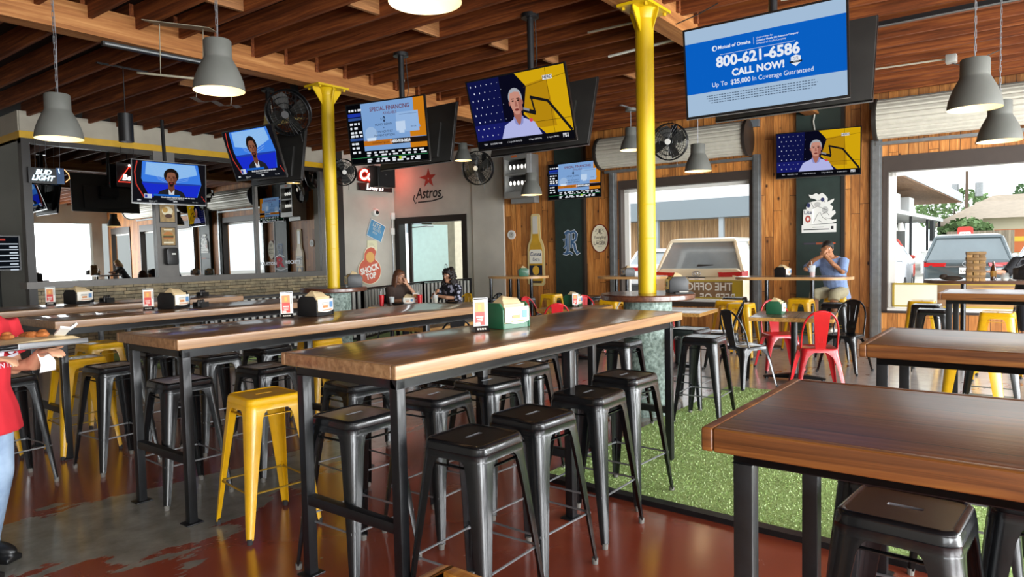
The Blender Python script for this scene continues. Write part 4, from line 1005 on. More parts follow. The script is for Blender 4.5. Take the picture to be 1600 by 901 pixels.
# ================================================================ fans
def fan(M, rad, label, hub=WHITE):
    t = thing('wall_fan', label, 'fan', M=M, group='black wall fans')
    c = mb(BLKM)
    for f in (1, .75, .5, .25):
        for zz in (.06*(1-f*f)+.07, -.05*(1-f*f)-.03):
            c.tube([(rad*f*cos(2*pi*k/28), rad*f*sin(2*pi*k/28), zz) for k in range(28)], .005 if f < 1 else .009, 4, closed=True)
    c.lathe([(rad, -.03), (rad*1.0, .07)], 40)
    for k in range(36):
        a = 2*pi*k/36; c.tube([(.05*cos(a), .05*sin(a), .13), (rad*.6*cos(a), rad*.6*sin(a), .115), (rad*cos(a), rad*sin(a), .07)], .003, 4)
        if k % 2: c.tube([(.05*cos(a), .05*sin(a), -.08), (rad*cos(a), rad*sin(a), -.03)], .003, 4)
    c.build('cage', t, smooth=60)
    for k in range(4):
        b = mb(pbr('fan_blade', '3a3936', .45)); b.M = Matrix.Rotation(R(90*k+20), 4, 'Z')
        b.rings([[(.05, -.03, .0), (.05, .03, .03), (.05, .03, .034), (.05, -.03, .004)], [(rad*.6, -.1, -.005), (rad*.6, .08, .045), (rad*.6, .08, .049), (rad*.6, -.1, -.001)], [(rad*.9, -.06, .0), (rad*.9, .09, .04), (rad*.9, .09, .044), (rad*.9, -.06, .004)]]); b.build('blade', t)
    mb(hub).cyl((0, 0, .125), (0, 0, .14), .05, n=20).build('badge', t)
    m = mb(BLKM); m.cyl((0, 0, -.22), (0, 0, -.02), .075, n=18); m.build('motor', t)
    b = mb(BLKM); b.tube([(0, 0, -.18), (0, .04, -.26), (0, .2, -.34)], .022, 8); b.bx(-.05, .05, .1, .3, -.36, -.33); b.build('bracket', t)
    mb(BLKM).tube([(.12, -rad*.9, .02), (.12, -rad*1.35, .02)], .003, 4).build('pull_cord', t)
    return t
fan(tvM((5.62, 8.12, 3.47), -58, 24), .3, 'black fan under the joists between a television back and the yellow column', GUN)
fan(tvM((10.0, 12.5, 3.4), -25, 6), .29, 'black wall fan left of the red neon sign, half behind a television')
fan(tvM((11.55, 9.85, 3.38), -75, 8), .36, 'black wall fan right of the painted star')
fan(tvM((11.2, 5.2, 3.37), -80, 6), .31, 'black wall fan in front of the shutter, right of the front yellow column')
# ================================================================ signs on the walls
def flatsign(name, M, label, cat='sign', group=None):
    return thing(name, label, cat, M=M, group=group)
CO = pbr
def poly_off(p, d):
    cx = sum(x for x, y in p)/len(p); cy = sum(y for x, y in p)/len(p); return [(cx+(x-cx)*d, cy+(y-cy)*d) for x, y in p]
# bottle cut-out
t = flatsign('bottle_sign', WM(8.78, .8, .005), 'tall bottle-shaped cut-out sign on the cedar wall')
half = [(0, 0), (.17, 0), (.215, .05), (.215, .78), (.19, .9), (.13, 1.02), (.115, 1.2), (.115, 1.5), (.09, 1.545), (0, 1.55)]
ol = half+[(-x, y) for x, y in half[-2:0:-1]]
b = mb(pbr('sign_cream', 'd9c48a', .5)); b.prism(ol, 0, .022); b.build('backing', t)
hi = [(0, .05), (.14, .05), (.165, .09), (.165, .76), (.14, .88), (.085, 1.0), (.068, 1.2), (.068, 1.46), (.05, 1.5), (0, 1.5)]
b = mb(pbr('bottle_gold', 'c79a2c', .4, var=.15, scale=5)); b.prism(hi+[(-x, y) for x, y in hi[-2:0:-1]], .022, .03); b.build('bottle', t)
f = mb(pbr('bottle_foil', 'cfcbc0', .35)); f.prism([(-.066, 1.12), (.066, 1.12), (.066, 1.46), (.05, 1.5), (-.05, 1.5), (-.066, 1.46)], .03, .034); f.build('neck_foil', t); f = MB()
f.mat(pbr('label_white', 'e9e4d4', .5)); f.prism([(-.16, .48), (.16, .48), (.16, .74), (.13, .78), (-.13, .78), (-.16, .74)], .03, .034)
f.mat(pbr('label_navy', '1b2238', .45)); f.prism([(-.163, .2), (.163, .2), (.163, .44), (-.163, .44)], .03, .034); f.prism([(-.13, .06), (.13, .06), (.15, .1), (-.15, .1)], .03, .034)
f.mat(pbr('label_gold', 'd8a93a', .4)); f.prism([(.085*cos(2*pi*k/24), .33+.1*sin(2*pi*k/24)) for k in range(24)], .034, .037)
f.mat(pbr('label_ink', '1d2a5a', .5)); f.text('Corona', .125, 0, .68, .0345, shear=.15, bold=.003, sx=.72); f.text('Extra', .085, .01, .57, .0345, shear=.1, bold=.001)
f.build('label', t)
# letter on the green column
t = flatsign('letter_emblem', WM(7.88, 1.69, .102), 'blue old-style letter R painted on the green column', 'emblem')
wv, bv = pbr('paint_white', 'd8dde2', .6), pbr('paint_blue', '3f6288', .6)
def rstrokes(b, wd, z):
    b.stroke([(-.13, .2), (-.05, .25), (.02, .22), (.1, .25), (.15, .19), (.13, .08), (.03, .02)], wd, z); b.stroke([(-.06, .22), (-.06, -.15), (-.1, -.22)], wd*1.25, z); b.stroke([(.03, .2), (.03, -.1)], wd*.7, z)
    b.stroke([(.03, .02), (.1, -.02), (.12, -.14), (.17, -.22), (.21, -.18)], wd*1.1, z); b.stroke([(-.17, -.2), (-.1, -.22), (0, -.19), (.06, -.23)], wd*.8, z); b.stroke([(-.17, .07), (-.1, .1), (-.1, -.04), (-.15, -.1)], wd*.7, z)
b = mb(wv); rstrokes(b, .075, .001); b.mat(bv); rstrokes(b, .05, .003); b.mat(wv); b.stroke([(-.055, .2), (-.055, -.14)], .008, .005); b.build('lettering', t, smooth=0)
# oval lager sign
t = flatsign('oval_sign', WM(7.23, 1.775, .004), 'cream oval sign with a red rim on the cedar wall')
el = lambda rx, ry, n=48: [(rx*cos(2*pi*k/n), ry*sin(2*pi*k/n)) for k in range(n)]
b = mb(pbr('sign_red', '7d2318', .5)); b.prism(el(.2, .29), 0, .02); b.mat(CREAM); b.prism(el(.182, .272), .02, .026)
ink = pbr('sign_ink', '3a2418', .6); b.mat(ink); b.text('Yuengling', .085, 0, .02, .027, shear=.2, bold=.001, sx=.85); b.text('LAGER', .1, 0, -.1, .027, bold=.001, sx=.95); b.text('TRADITIONAL', .026, 0, -.045, .027); b.text('SINCE 1829', .022, 0, -.17, .027)
b.stroke([(-.09, .17), (-.03, .2), (-.02, .13), (-.06, .09)], .012, .027); b.stroke([(.09, .17), (.03, .2), (.02, .13), (.06, .09)], .012, .027); b.stroke([(0, .19), (0, .12), (.015, .085)], .022, .027); b.stroke([(-.1, .14), (-.05, .16)], .01, .027); b.stroke([(.1, .14), (.05, .16)], .01, .027)
b.build('panel', t)
# white cut-out on the right green column
t = flatsign('cutout_sign', WM(3.07, 1.75, .103), 'white cut-out sign of tumbling players on the right green column')
wh = pbr('cutout_white', 'dcdcd6', .55); b = mb(wh); b.prism([(-.27, 0), (.27, 0), (.27, .14), (-.27, .13)], 0, .012); b.mat(pbr('print_black', '1a1a1c', .6)); b.rect(-.24, .16, .045, .06, .0125); b.rect(-.1, .08, .085, .093, .0125); b.rect(.19, .23, .05, .1, .0125); b.build('base_plate', t)
b = mb(wh); sil = [(-.24, .13), (.2, .15), (.27, .17), (.27, .21), (.2, .2), (.19, .24), (.26, .31), (.25, .36), (.2, .35), (.22, .42), (.17, .46), (.22, .5), (.24, .55), (.18, .53), (.13, .5), (.14, .56), (.1, .62), (.05, .66), (0, .63), (-.04, .66), (-.1, .63), (-.16, .64), (-.13, .58), (-.06, .56), (-.02, .53), (-.1, .52), (-.17, .5), (-.2, .42), (-.18, .38), (-.24, .37)]
b.prism(sil, 0, .012); b.mat(pbr('print_black', '1a1a1c', .6))
for p in ([(-.08, .17), (-.02, .3), (.02, .34), (.06, .25), (.13, .2)], [(-.1, .4), (-.02, .44), (.06, .4), (.14, .36)], [(.05, .3), (.12, .34), (.16, .28)], [(-.02, .53), (.06, .55), (.1, .5)], [(.1, .24), (.2, .22)], [(-.12, .5), (-.08, .42)], [(0, .2), (.05, .17)]): b.stroke(p, .007, .0125)
b.mat(pbr('print_navy', '252c55', .6)); b.ell(.06, .545, .03, .035, .0127); b.ell(-.16, .46, .03, .04, .0127); b.mat(pbr('print_grey', 'b2b2ae', .6)); b.ell(.1, .37, .05, .06, .0124); b.ell(-.02, .47, .05, .04, .0124)
b.build('figures', t)
b = mb(wh); b.prism([(-.245, .14), (-.09, .15), (-.09, .4), (-.235, .39)], .012, .03); b.mat(pbr('print_navy', '252c55', .6)); b.text('Lite', .085, -.165, .34, .0305, bold=.002); b.mat(pbr('print_red', 'a8433a', .6)); b.ell(-.165, .23, .045, .06, .0305); b.mat(wh); b.ell(-.165, .23, .02, .03, .031); b.build('carton', t)
t = flatsign('crayon_sign', WM(3.06, 1.565, .103), 'thin crayon-shaped strip on the right green column, behind the man', 'sign')
b = mb(pbr('crayon_dark', '3a3540', .6)); b.prism([(-.25, -.014), (-.05, -.014), (-.05, .014), (-.25, .014)], 0, .008); b.mat(pbr('crayon_orange', '8a4326', .6)); b.prism([(-.05, -.018), (.2, -.018), (.25, -.01), (.25, .01), (.2, .018), (-.05, .018)], 0, .008); b.mat(pbr('crayon_tip', 'b5502e', .6)); b.prism([(.2, -.019), (.26, 0), (.2, .019)], .008, .01); b.build('panel', t)
# painted star and name
t = flatsign('painted_sign', WM(11.83, 3.0, .004), 'red star and black script name painted on the concrete above the door', 'painted sign')
rs_ = pbr('paint_red', 'a5372a', .8); b = mb(rs_); sp = []
for k in range(10):
    a = R(90+36*k); r_ = .25 if k % 2 == 0 else .1; sp.append((r_*cos(a)*1.0, .36+r_*sin(a)))
sp[2] = (-.3, .4); b.flat(sp, .001); b.mat(CONC); b.flat([(0, .3), (.02, .36), (-.03, .37)], .0015); b.build('star', t, smooth=0)
b = mb(pbr('paint_black', '1c1a1a', .8)); b.text('Astros', .36, -.02, 0, .001, shear=.22, sx=.82, bold=.006); b.stroke([(-.47, -.02), (-.5, -.12), (-.44, -.22), (-.4, -.2)], .03, .001); b.stroke([(-.36, -.2), (.1, -.19), (.4, -.14), (.45, -.1)], .032, .001); b.build('lettering', t, smooth=0)
# neon beer sign in red and white
t = flatsign('neon_sign', NM(11.08, 3.28, .1), 'red and white neon beer sign beside the black loudspeaker', 'neon sign')
NR = glow('neon_red', 'ff3a2a', 1.3); NWt = glow('neon_white', 'ffe9e2', 2.0); RB = pbr('neon_panel_red', '8e0f12', .4)
b = mb(RB); b.prism([(-.3, .02), (-.3, .22), (-.1, .3), (.15, .36), (.6, .3), (.6, .02), (.2, -.02)], -.04, 0); b.mat(BLKP); b.prism([(-.3, -.2), (.75, -.2), (.75, -.02), (-.3, -.02)], -.04, -.01); b.build('backing', t)
b = mb(NWt); b.text('Coors', .34, .12, .16, .012, shear=.2, bold=.01, sx=.95); b.mat(NR); b.text('Coors', .34, .12, .16, .004, shear=.2, bold=.03, sx=.95); b.mat(NWt); b.text('LIGHT', .2, .2, -.11, .004, shear=.2, bold=.008); b.build('neon_tubes', t, smooth=0)
l = bpy.data.lights.new('neon_glow', 'POINT'); l.energy = 9; l.color = (1, .12, .06); l.shadow_soft_size = .15; lo = bpy.data.objects.new('neon_glow', l); COL.objects.link(lo); lo.parent = t; lo.location = (.35, .1, .12)
sp_ = thing('loudspeaker', 'black loudspeaker hung in front of the red neon sign', 'loudspeaker', (11.16, 12.5, 3.37))
b = mb(BLKP); b.bx(-.27, .27, -.15, .15, -.24, .24); b.build('cabinet', sp_, bevel=.02); mb(pbr('speaker_grille', '0b0b0c', .7)).bx(-.24, .24, -.155, -.15, -.21, .21).build('grille', sp_); mb(GALV).cyl((-.03, -.158, .05), (-.03, -.154, .05), .012, n=8).build('badge', sp_)
mb(BLKM).tube([(0, .1, .24), (0, .3, .3), (0, .5, .3)], .02, 8).build('bracket', sp_)
# shock top board: rounded board with its name
t = flatsign('round_sign', NM(11.09, 1.18, .01), 'orange round-bodied board with white hand lettering on the concrete wall')
bd = [(.34*cos(R(a)), -.02+.31*sin(R(a))) for a in range(-240, 61, 10)]+[(.17, .33), (.21, .44), (.15, .53), (.05, .55), (-.08, .5), (-.15, .4), (-.16, .3)]
b = mb(CREAM); b.prism(poly_off(bd, 1.06), 0, .015); b.mat(pbr('board_orange', 'c4573a', .5, var=.08)); b.prism(bd, .015, .02); b.mat(pbr('board_slice', 'd8a457', .5)); b.prism([(.02+.13*cos(R(a)), .31+.13*sin(R(a))) for a in range(0, 360, 15)], .02, .023); b.build('board', t)
b = mb(WHITE); b.text('SHOCK', .2, -.01, .02, .0235, rot=R(14), bold=.008, sx=.85); b.text('TOP', .19, .03, -.15, .0235, rot=R(10), bold=.008, sx=.85); b.build('lettering', t, smooth=0)
t = flatsign('blue_sign', NM(11.33, 2.13, .01) @ Matrix.Rotation(R(-22), 4, 'Z'), 'tilted square blue sign on the concrete wall above a sheet of paper')
b = mb(pbr('board_blue', '4f8fb8', .5, var=.1)); b.prism(rrect(.5, .44, .02), 0, .012); b.mat(pbr('board_silver', 'c2c6bd', .5)); b.text('LITE', .14, -.02, .12, .0125, bold=.004); b.text('BLUES', .1, .02, .02, .0125); b.text('BEER', .07, -.02, -.07, .0125); b.mat(WHITE)
for e_ in ((-.25, .25, .205, .22), (-.25, .25, -.22, -.205), (-.25, -.235, -.22, .22), (.235, .25, -.22, .22)): b.rect(*e_, .0122)
b.build('panel', t)
b = mb(pbr('notice_paper', 'dcd8b4', .7)); b.bx(-.155, .155, -.125, .125, 0, .006); b.mat(pbr('print_faint', '8d8a74', .7))
for k in range(3): b.rect(-.1, .02+.03*k, .05-.04*k, .056-.04*k, .0065)
tag(b.build('paper_notice', M=NM(11.2, 1.77, .008)), 'pale paper notice taped to the concrete wall under the blue sign', 'notice')
t = thing('security_camera', 'white dome security camera on the concrete wall under the neon sign', 'camera', M=NM(11.31, 2.57, .0))
b = mb(WHITE); b.lathe([(.002, 0), (.1, 0), (.1, .03), (.085, .09), (.05, .11)], 20); b.build('housing', t); b = mb(BLKP); b.sph((.01, 0, .1), .045); b.build('lens', t)
for (x, z, lab) in ((11.86, 2.5, 'upper'), (11.84, 2.12, 'lower')):
    b = mb(WHITE); b.bx(-.06, .06, -.08, .08, 0, .07); b.mat(GALV); b.tube([(0, -.08, .03), (0, -.3, .03)], .012, 6); tag(b.build('junction_box', bevel=.01, M=NM(x, z, 0)), lab+' white junction box in the concrete corner left of the door', 'junction box', 'white wall boxes')
b = mb(GALV); b.tube([(0, 0, .02), (0, 1.7, .02)], .014, 6); tag(b.build('conduit', M=NM(11.86, .75, 0)), 'thin metal conduit running down the concrete corner', 'conduit')
t = thing('wall_clock', 'small round white dial on the cedar wall left of the bottle sign', 'clock', M=WM(9.42, 1.92, .0))
b = mb(WHITE); b.cyl((0, 0, 0), (0, 0, .03), .1, n=28); b.build('case', t); b = mb(pbr('dial_grey', 'b9b6ac', .5)); b.ell(0, 0, .065, .065, .031); b.mat(BLKP); b.stroke([(0, 0), (.03, .03)], .008, .032); b.stroke([(0, 0), (-.01, .04)], .006, .032); b.build('dial', t)
# bulb heater on the pier
HG = pbr('heater_grey', '8f8f8c', .45, .3); t = thing('bulb_heater', 'grey box heater with two rows of bulbs on the concrete pier', 'heater', M=WM(8.95, 3.14, .055))
b = mb(HG); b.bx(-.3, .3, .36, .46, 0, .45); b.bx(-.3, .3, -.46, -.33, 0, .45); b.bx(-.3, -.27, -.33, .36, 0, .45); b.bx(.27, .3, -.33, .36, 0, .45); b.bx(-.27, .27, -.33, .36, 0, .1); b.bx(-.27, .27, .02, .05, .1, .44); b.bx(-.3, .3, -.56, -.46, 0, .2); b.build('casing', t)
mb(pbr('heater_label', 'c4612e', .5)).bx(-.1, .05, .385, .435, .45, .454).build('maker_label', t)
for r_ in (.2, -.14):
    b = mb(BLKP); b.bx(-.27, .27, r_+.03, r_+.13, .12, .3); b.build('socket_rail', t)
    for k in range(5): b = mb(glow('heater_bulb', 'f2eee4', .9)); b.sph((-.2+k*.1, r_, .34), (.028, .05, .028), 10, 6); b.build('bulb', t, smooth=60)
# neon and posters at the bar window
t = flatsign('neon_sign', NM(4.26, 2.93, .12) @ Matrix.Scale(.5, 4), 'pale blue-white neon lettering sign at the left end of the bar window', 'neon sign')
NB = glow('neon_ice', 'd6f3ff', 1.6); b = mb(NB); b.text('BUD', .22, .0, .1, 0, shear=.3, bold=.008); b.text('LIGHT', .22, -.02, -.09, 0, shear=.3, bold=.008); b.build('neon_tubes', t, smooth=0)
b = mb(BLKP); b.bx(-.4, .4, -.25, .25, -.05, -.04); b.mat(pbr('neon_blue_panel', '12406e', .4)); b.bx(.38, .62, -.24, .28, -.05, -.045); b.mat(GUN)
for x in (-.2, .1, .5): b.tube([(x, .25, -.04), (x+.03, 1.17, -.04)], .006, 4)
b.build('backing', t); b = mb(glow('neon_orange', 'ffb070', 1.2)); b.tube([(.62, .24, 0), (.74, .1, 0), (.76, -.05, 0), (.64, -.17, 0)], .012, 6); b.mat(NB); b.tube([(.45, .26, 0), (.47, .1, 0)], .012, 6); b.build('neon_arc', t)
t = flatsign('neon_sign', NM(5.58, 3.02, .14) @ Matrix.Scale(.7, 4), 'red triangular neon beer sign beside the television at the bar window', 'neon sign')
b = mb(BLKP); b.bx(-.28, .28, -.28, .32, -.05, -.04); b.tube([(-.15, .3, -.045), (-.15, .72, -.045)], .006, 4); b.tube([(.15, .3, -.045), (.15, .72, -.045)], .006, 4); b.build('backing', t); b = mb(NR); b.tube([(-.26, -.16, 0), (.02, .24, 0), (.26, -.16, 0)], .014, 6, closed=True); b.mat(NWt); b.text('Beer', .2, .02, -.05, .012, shear=.2, bold=.005); b.sph((.02, .26, .0), .03); b.build('neon_tubes', t)
lp = pbr('poster_tan', 'a98c5c', .6, var=.3, scale=14)
def poster(x, z, w_, h_, lab, kind):
    t = thing('poster', lab, 'poster', M=NM(x, z, .042), group='food posters on the grey window panel')
    b = mb(pbr('poster_frame', '3a3733', .5)); b.bx(-w_/2-.015, w_/2+.015, -h_/2-.015, h_/2+.015, 0, .01); b.build('frame', t)
    b = mb(lp); b.rect(-w_/2, w_/2, -h_/2, h_/2, .0105)
    if kind == 'burger':
        b.mat(pbr('bun', 'b8742f', .5)); b.flat([(.09*cos(R(a)), .02+.07*sin(R(a))) for a in range(0, 181, 15)], .011); b.mat(pbr('patty', '4a2a18', .6)); b.rect(-.095, .095, -.02, .012, .011); b.mat(pbr('lettuce', '7d8a3a', .6)); b.rect(-.1, .1, .01, .02, .0113); b.mat(pbr('bun', 'b8742f', .5)); b.rect(-.09, .09, -.05, -.02, .0112)
        b.mat(CREAM); b.rect(-.08, .08, .115, .135, .011); b.rect(-.09, .09, -.13, -.1, .011)
    else:
        b.mat(CREAM); b.ell(0, .03, .1, .08, .011); b.mat(pbr('patty', '4a2a18', .6)); b.ell(.02, -.06, .07, .04, .0112); b.mat(pbr('chips', 'c79b4a', .6)); b.ell(-.04, .05, .05, .05, .0114)
    b.build('print', t, smooth=0)
poster(6.265, 2.4, .27, .34, 'upper food poster on the grey panel below the bar television', 'plate'); poster(6.265, 1.96, .25, .32, 'lower poster showing a burger on the grey panel', 'burger')
t = thing('towel_dispenser', 'black towel dispenser on the grey window panel under the burger poster', 'dispenser', M=NM(6.275, 1.59, .042))
b = mb(BLKP); b.prism(rrect(.22, .32, .05), 0, .14); b.build('cover', t, bevel=.012); b = mb(WHITE); b.rect(-.02, .05, .03, .06, .141); b.build('sticker', t); mb(GUN).bx(-.09, .09, -.15, -.14, .05, .13).build('slot', t)
b = mb(pbr('decal_white', 'c9ccd0', .5)); b.text('HOUSTON', .09, -.32, .0, 0, bold=.002); b.text('ROCKETS', .1, .3, .02, 0, bold=.003, sx=.85); b.mat(pbr('decal_red', '8a2430', .5)); b.text('R', .3, -.02, .02, .001, bold=.012); b.mat(pbr('decal_white', 'c9ccd0', .5)); b.tube([(-.13, .13, 0), (-.02, .19, 0), (.1, .13, 0)], .008, 4); b.tube([(-.16, -.1, 0), (0, -.15, 0), (.16, -.1, 0)], .008, 4)
tag(b.build('window_decal', smooth=0, M=NM(8.68, 1.4, -.025)), 'team name decal low on the bar window pane', 'decal')
mnu = thing('menu_screen', 'lit menu board at the left end of the bar, behind the window corner', 'menu board', M=NM(3.72, 1.66, .02))
b = mb(BLKP); b.bx(-.22, .2, -.25, .3, -.04, 0); b.build('housing', mnu); b = mb(scr('0d1117')); b.rect(-.2, .18, -.23, .28, .001); b.mat(scr('b5443c')); b.rect(-.2, .0, .22, .25, .002); b.mat(scr('cfd9e6'))
for k in range(5): b.rect(-.2, .17, .16-.09*k, .175-.09*k, .002); b.rect(.05, .16, .11-.09*k, .13-.09*k, .002)
b.mat(scr('4fae62')); b.rect(-.2, -.1, -.2, -.185, .002); b.build('screen', mnu, smooth=0)
# ================================================================ ceiling fittings
b = mb(BLKP); b.bx(-1.0, 1.0, -.03, .03, 0, .05); b.mat(GALV); b.bx(-1.0, 1.0, .035, .045, -.01, 0)
tag(b.build('track_light_rail', loc=(8.2, 1.05, 3.79), rot=(0, 0, R(90))), 'black track rail under the joists right of the big television', 'track')
b = mb(BLKP); b.bx(-.5, .5, -.03, .03, 0, .04); b.mat(GALV); b.bx(-.48, .48, -.035, -.03, .005, .02); tag(b.build('track_light_rail', loc=(3.55, 7.46, 3.67), rot=(0, 0, R(-3))), 'short black track rail on the beam beside the left pendant lamp', 'track')
GBX = pbr('cast_grey', 'a9a9a4', .45, .5)
for (x, y, z, lab) in ((6.9, 1.15, 3.84, 'right of the big television'), (6.5, 3.05, 3.84, 'just right of the front yellow column'), (10.3, 1.0, 3.82, 'above the lower right pendant lamp')):
    t = thing('junction_box', 'grey ceiling junction box '+lab, 'junction box', (x, y, z), 0, 'ceiling junction boxes'); b = mb(GBX); b.bx(-.07, .07, -.06, .06, -.06, .04); b.build('box', t, bevel=.012)
    b = mb(pbr('conduit_pale', 'b9b2a0', .5, .3)); b.tube([(0, .06, 0), (0, .9, .02)], .012, 6); b.build('conduit', t); b = mb(BLKP); b.tube([(0, 0, -.06), (.03, -.1, -.1), (.08, -.3, -.04), (.1, -.5, .03)], .006, 5); b.build('cable', t)
b = mb(pbr('white_pipe', 'd9d6cc', .4)); b.tube([(0, 0, 0), (0, -.9, .03), (0, -1.0, .06), (0, -1.02, .16)], .015, 8); tag(b.build('conduit', loc=(7.2, 4.1, 3.78)), 'pale conduit bent up into the joists left of the front column', 'conduit')
b = mb(pbr('board_grey_wood', '8a8470', .6, var=.2)); b.prism([(.42*cos(2*pi*k/24), .09*sin(2*pi*k/24)) for k in range(24)], 0, .02); b.tube([(-.2, 0, .02), (-.2, 0, .52)], .004, 4); b.tube([(.2, 0, .02), (.2, 0, .52)], .004, 4); b.bx(-.3, .3, -.25, .25, .5, .505); tag(b.build('oval_board', loc=(3.6, 7.0, 3.36), rot=(R(12), R(4), R(-38))), 'long oval wooden board hung under the left joists', 'board')
b = mb(pbr('newsprint', 'b8b4a6', .8, var=.15, scale=20)); b.rings([[(-.3+.05*k, -.2, .02*sin(k*1.3)), (-.3+.05*k, .2, .02*sin(k*1.3+.6))] for k in range(13)], False, False, False); b.tube([(-.2, 0, .0), (-.2, 0, .46)], .003, 4); b.tube([(.2, 0, 0), (.2, 0, .46)], .003, 4); b.bx(-.3, .3, -.2, .2, .46, .463); tag(b.build('paper_sheet', loc=(4.6, 8.2, 3.45), rot=(R(10), R(6), R(-20))), 'loose paper sheet hanging under the joists left of a television', 'paper')
b = mb(pbr('pennant_cream', 'd9c27a', .6)); b.prism([(-.36, .1), (.36, 0), (-.36, -.09)], 0, .006); tag(b.build('pennant', loc=(5.75, 8.42, 3.42), rot=(R(80), 0, R(-75))), 'pale triangular pennant behind the left ceiling television', 'pennant')
# ================================================================ things on the tables
KRAFT = pbr('kraft_napkin', 'cbb48a', .8, var=.08); CARD = pbr('advert_card', 'e4e0d4', .5)
CBL = pbr('card_blue', '5c86b0', .5); COR = pbr('card_orange', 'c98350', .5); CRD = pbr('card_red', 'c9382f', .5); CGR = pbr('card_grey', '9a9a94', .5)
def napkins(x, y, z, rz, col, label, s=1.0):
    t = thing('napkin_holder', label, 'napkin holder', (x, y, z), R(rz), 'napkin holders on the tables'); t.scale = (s, s, s)
    hw, hd, h = .105, .085, .15
    for q in (-1, 1):
        p = mb(col); p.M = Matrix(((0, 0, 1, q*hw-.006), (1, 0, 0, 0), (0, 1, 0, 0), (0, 0, 0, 1)))
        pl = [(-hd, 0), (hd, 0), (hd, h*.75), (hd-.03, h), (-hd+.03, h), (-hd, h*.75)]; p.prism(pl, 0, .012); p.build('side_panel', t, bevel=.003)
    p = mb(col); p.bx(-hw+.006, hw-.006, -hd+.012, hd-.012, 0, .02); p.bx(-hw+.006, hw-.006, -hd+.006, -hd+.012, .0, .03); p.bx(-hw+.006, hw-.006, hd-.012, hd-.006, .0, .03); p.build('body', t)
    for q in (-1, 1):
        c = mb(CARD); rs = []
        for k in range(9):
            u = -1+k/4; yy = q*(hd+.004+.012*(1-u*u)); rs.append([(u*(hw-.008), yy, .028+.012*(1-u*u)*-1+.012), (u*(hw-.008), yy, h*.84)])
        c.rings(rs, False, False, False)
        e = q*(hd+.0175)
        def rc(m, x0, x1, z0, z1): c.mat(m).add([(x0, e, z0), (x1, e, z0), (x1, e, z1), (x0, e, z1)], [(0, 1, 2, 3)])
        rc(CBL, -.07*q, -.03*q, .06, .105); rc(CGR, -.015*q, .06*q, .095, .102); rc(COR, -.01*q, .05*q, .06, .08); rc(CGR, -.015*q, .065*q, .085, .089); rc(COR, -.06*q, .06*q, .04, .047)
        c.build('advert_card', t, smooth=60)
    n = mb(KRAFT); n.bx(-hw+.02, hw-.02, -hd+.02, hd-.02, .025, h*.95)
    n.rings([[(-.07, -.05, h*.9), (.075, -.055, h*.92), (.08, .05, h*.9), (-.075, .055, h*.92)], [(-.06, -.03, h+.015), (.06, -.035, h+.01), (.09, .0, h+.02), (-.05, .03, h+.02)], [(-.03, .0, h+.035), (.05, -.01, h+.025), (.1, .015, h+.012), (-.02, .02, h+.04)]])
    n.build('napkins', t, smooth=30); return t
ACR = pbr('acrylic_clear', 'd8dcdc', .15, alpha=.55)
def tent(x, y, z, rz, label):
    t = thing('table_card', label, 'table card', (x, y, z), R(rz), 'upright menu cards on the tables')
    b = mb(BLKP); b.add([(-.045, -.035, 0), (.045, -.035, 0), (.045, .035, 0), (-.045, .035, 0), (-.042, -.004, .03), (.042, -.004, .03), (.042, .004, .03), (-.042, .004, .03)], [(0, 3, 2, 1), (4, 5, 6, 7), (0, 1, 5, 4), (1, 2, 6, 5), (2, 3, 7, 6), (3, 0, 4, 7)]); b.mat(CARD)
    for k in range(4): b.add([(-.028+.014*k, -.0245, .0105), (-.018+.014*k, -.0245, .0105), (-.018+.014*k, -.0165, .0185), (-.028+.014*k, -.0165, .0185)], [(0, 1, 2, 3)])
    b.build('base', t)
    c = mb(CARD); c.bx(-.04, .04, -.002, .002, .03, .18)
    for q in (-1, 1):
        def rc(m, x0, x1, z0, z1, e=.0026): c.mat(m).add([(x0*q, q*e, z0), (x1*q, q*e, z0), (x1*q, q*e, z1), (x0*q, q*e, z1)], [(0, 1, 2, 3)])
        rc(COR, -.024, .034, .105, .165); rc(CRD, -.024, .034, .035, .11, .0028); rc(CARD, -.015, .026, .078, .086, .003); rc(CARD, -.012, .022, .066, .071, .003); rc(CARD, -.01, .02, .056, .06, .003); rc(CARD, .004, .03, .037, .05, .003); rc(CGR, -.037, -.028, .1, .17, .0028); rc(pbr('card_gold', 'e0a545', .5), -.004, .014, .12, .15, .003)
    c.build('card', t)
    a = mb(pbr('card_rim', 'c9cdcf', .25)); a.bx(-.044, -.041, -.003, .003, .028, .19); a.bx(.041, .044, -.003, .003, .028, .19); a.bx(-.044, .044, -.003, .003, .187, .19); a.build('holder_rim', t)
    return t
GRN = pbr('green_plastic', '1f5a3c', .4, coat=.2)
TT = 1.0715
napkins(3.22, 2.55, TT, -8, GRN, 'green napkin holder on the nearest long table')
napkins(3.22, 4.40, TT, 18, BLKP, 'black napkin holder on the second long table, below the yellow column')
napkins(3.10, 6.36, TT, 26, BLKP, 'black napkin holder on the third long table')
napkins(3.0, 8.25, TT, 22, BLKP, 'black napkin holder on the farthest long table')
napkins(5.98, 2.72, 1.1155, 35, BLKP, 'black napkin holder on the round ledge of the front yellow column')
napkins(5.93, 7.27, 1.1155, 60, BLKP, 'black napkin holder on the round ledge of the far yellow column', 1.1)
napkins(8.2, 2.5, .746, 4, GRN, 'green napkin holder on the small square table by the red chairs')
napkins(8.28, 5.35, .746, 10, GRN, 'green napkin holder on the pale low table between red chairs', 1.1)
napkins(10.62, 3.14, 1.0715, -5, BLKP, 'dark napkin holder on the pub table in front of the man')
napkins(10.6, 5.72, 1.0715, 50, BLKP, 'dark napkin holder on the pub table at the window edge')
napkins(10.05, 7.55, 1.0915, 40, GRN, 'small pale napkin holder on the pub table by the bottle sign')
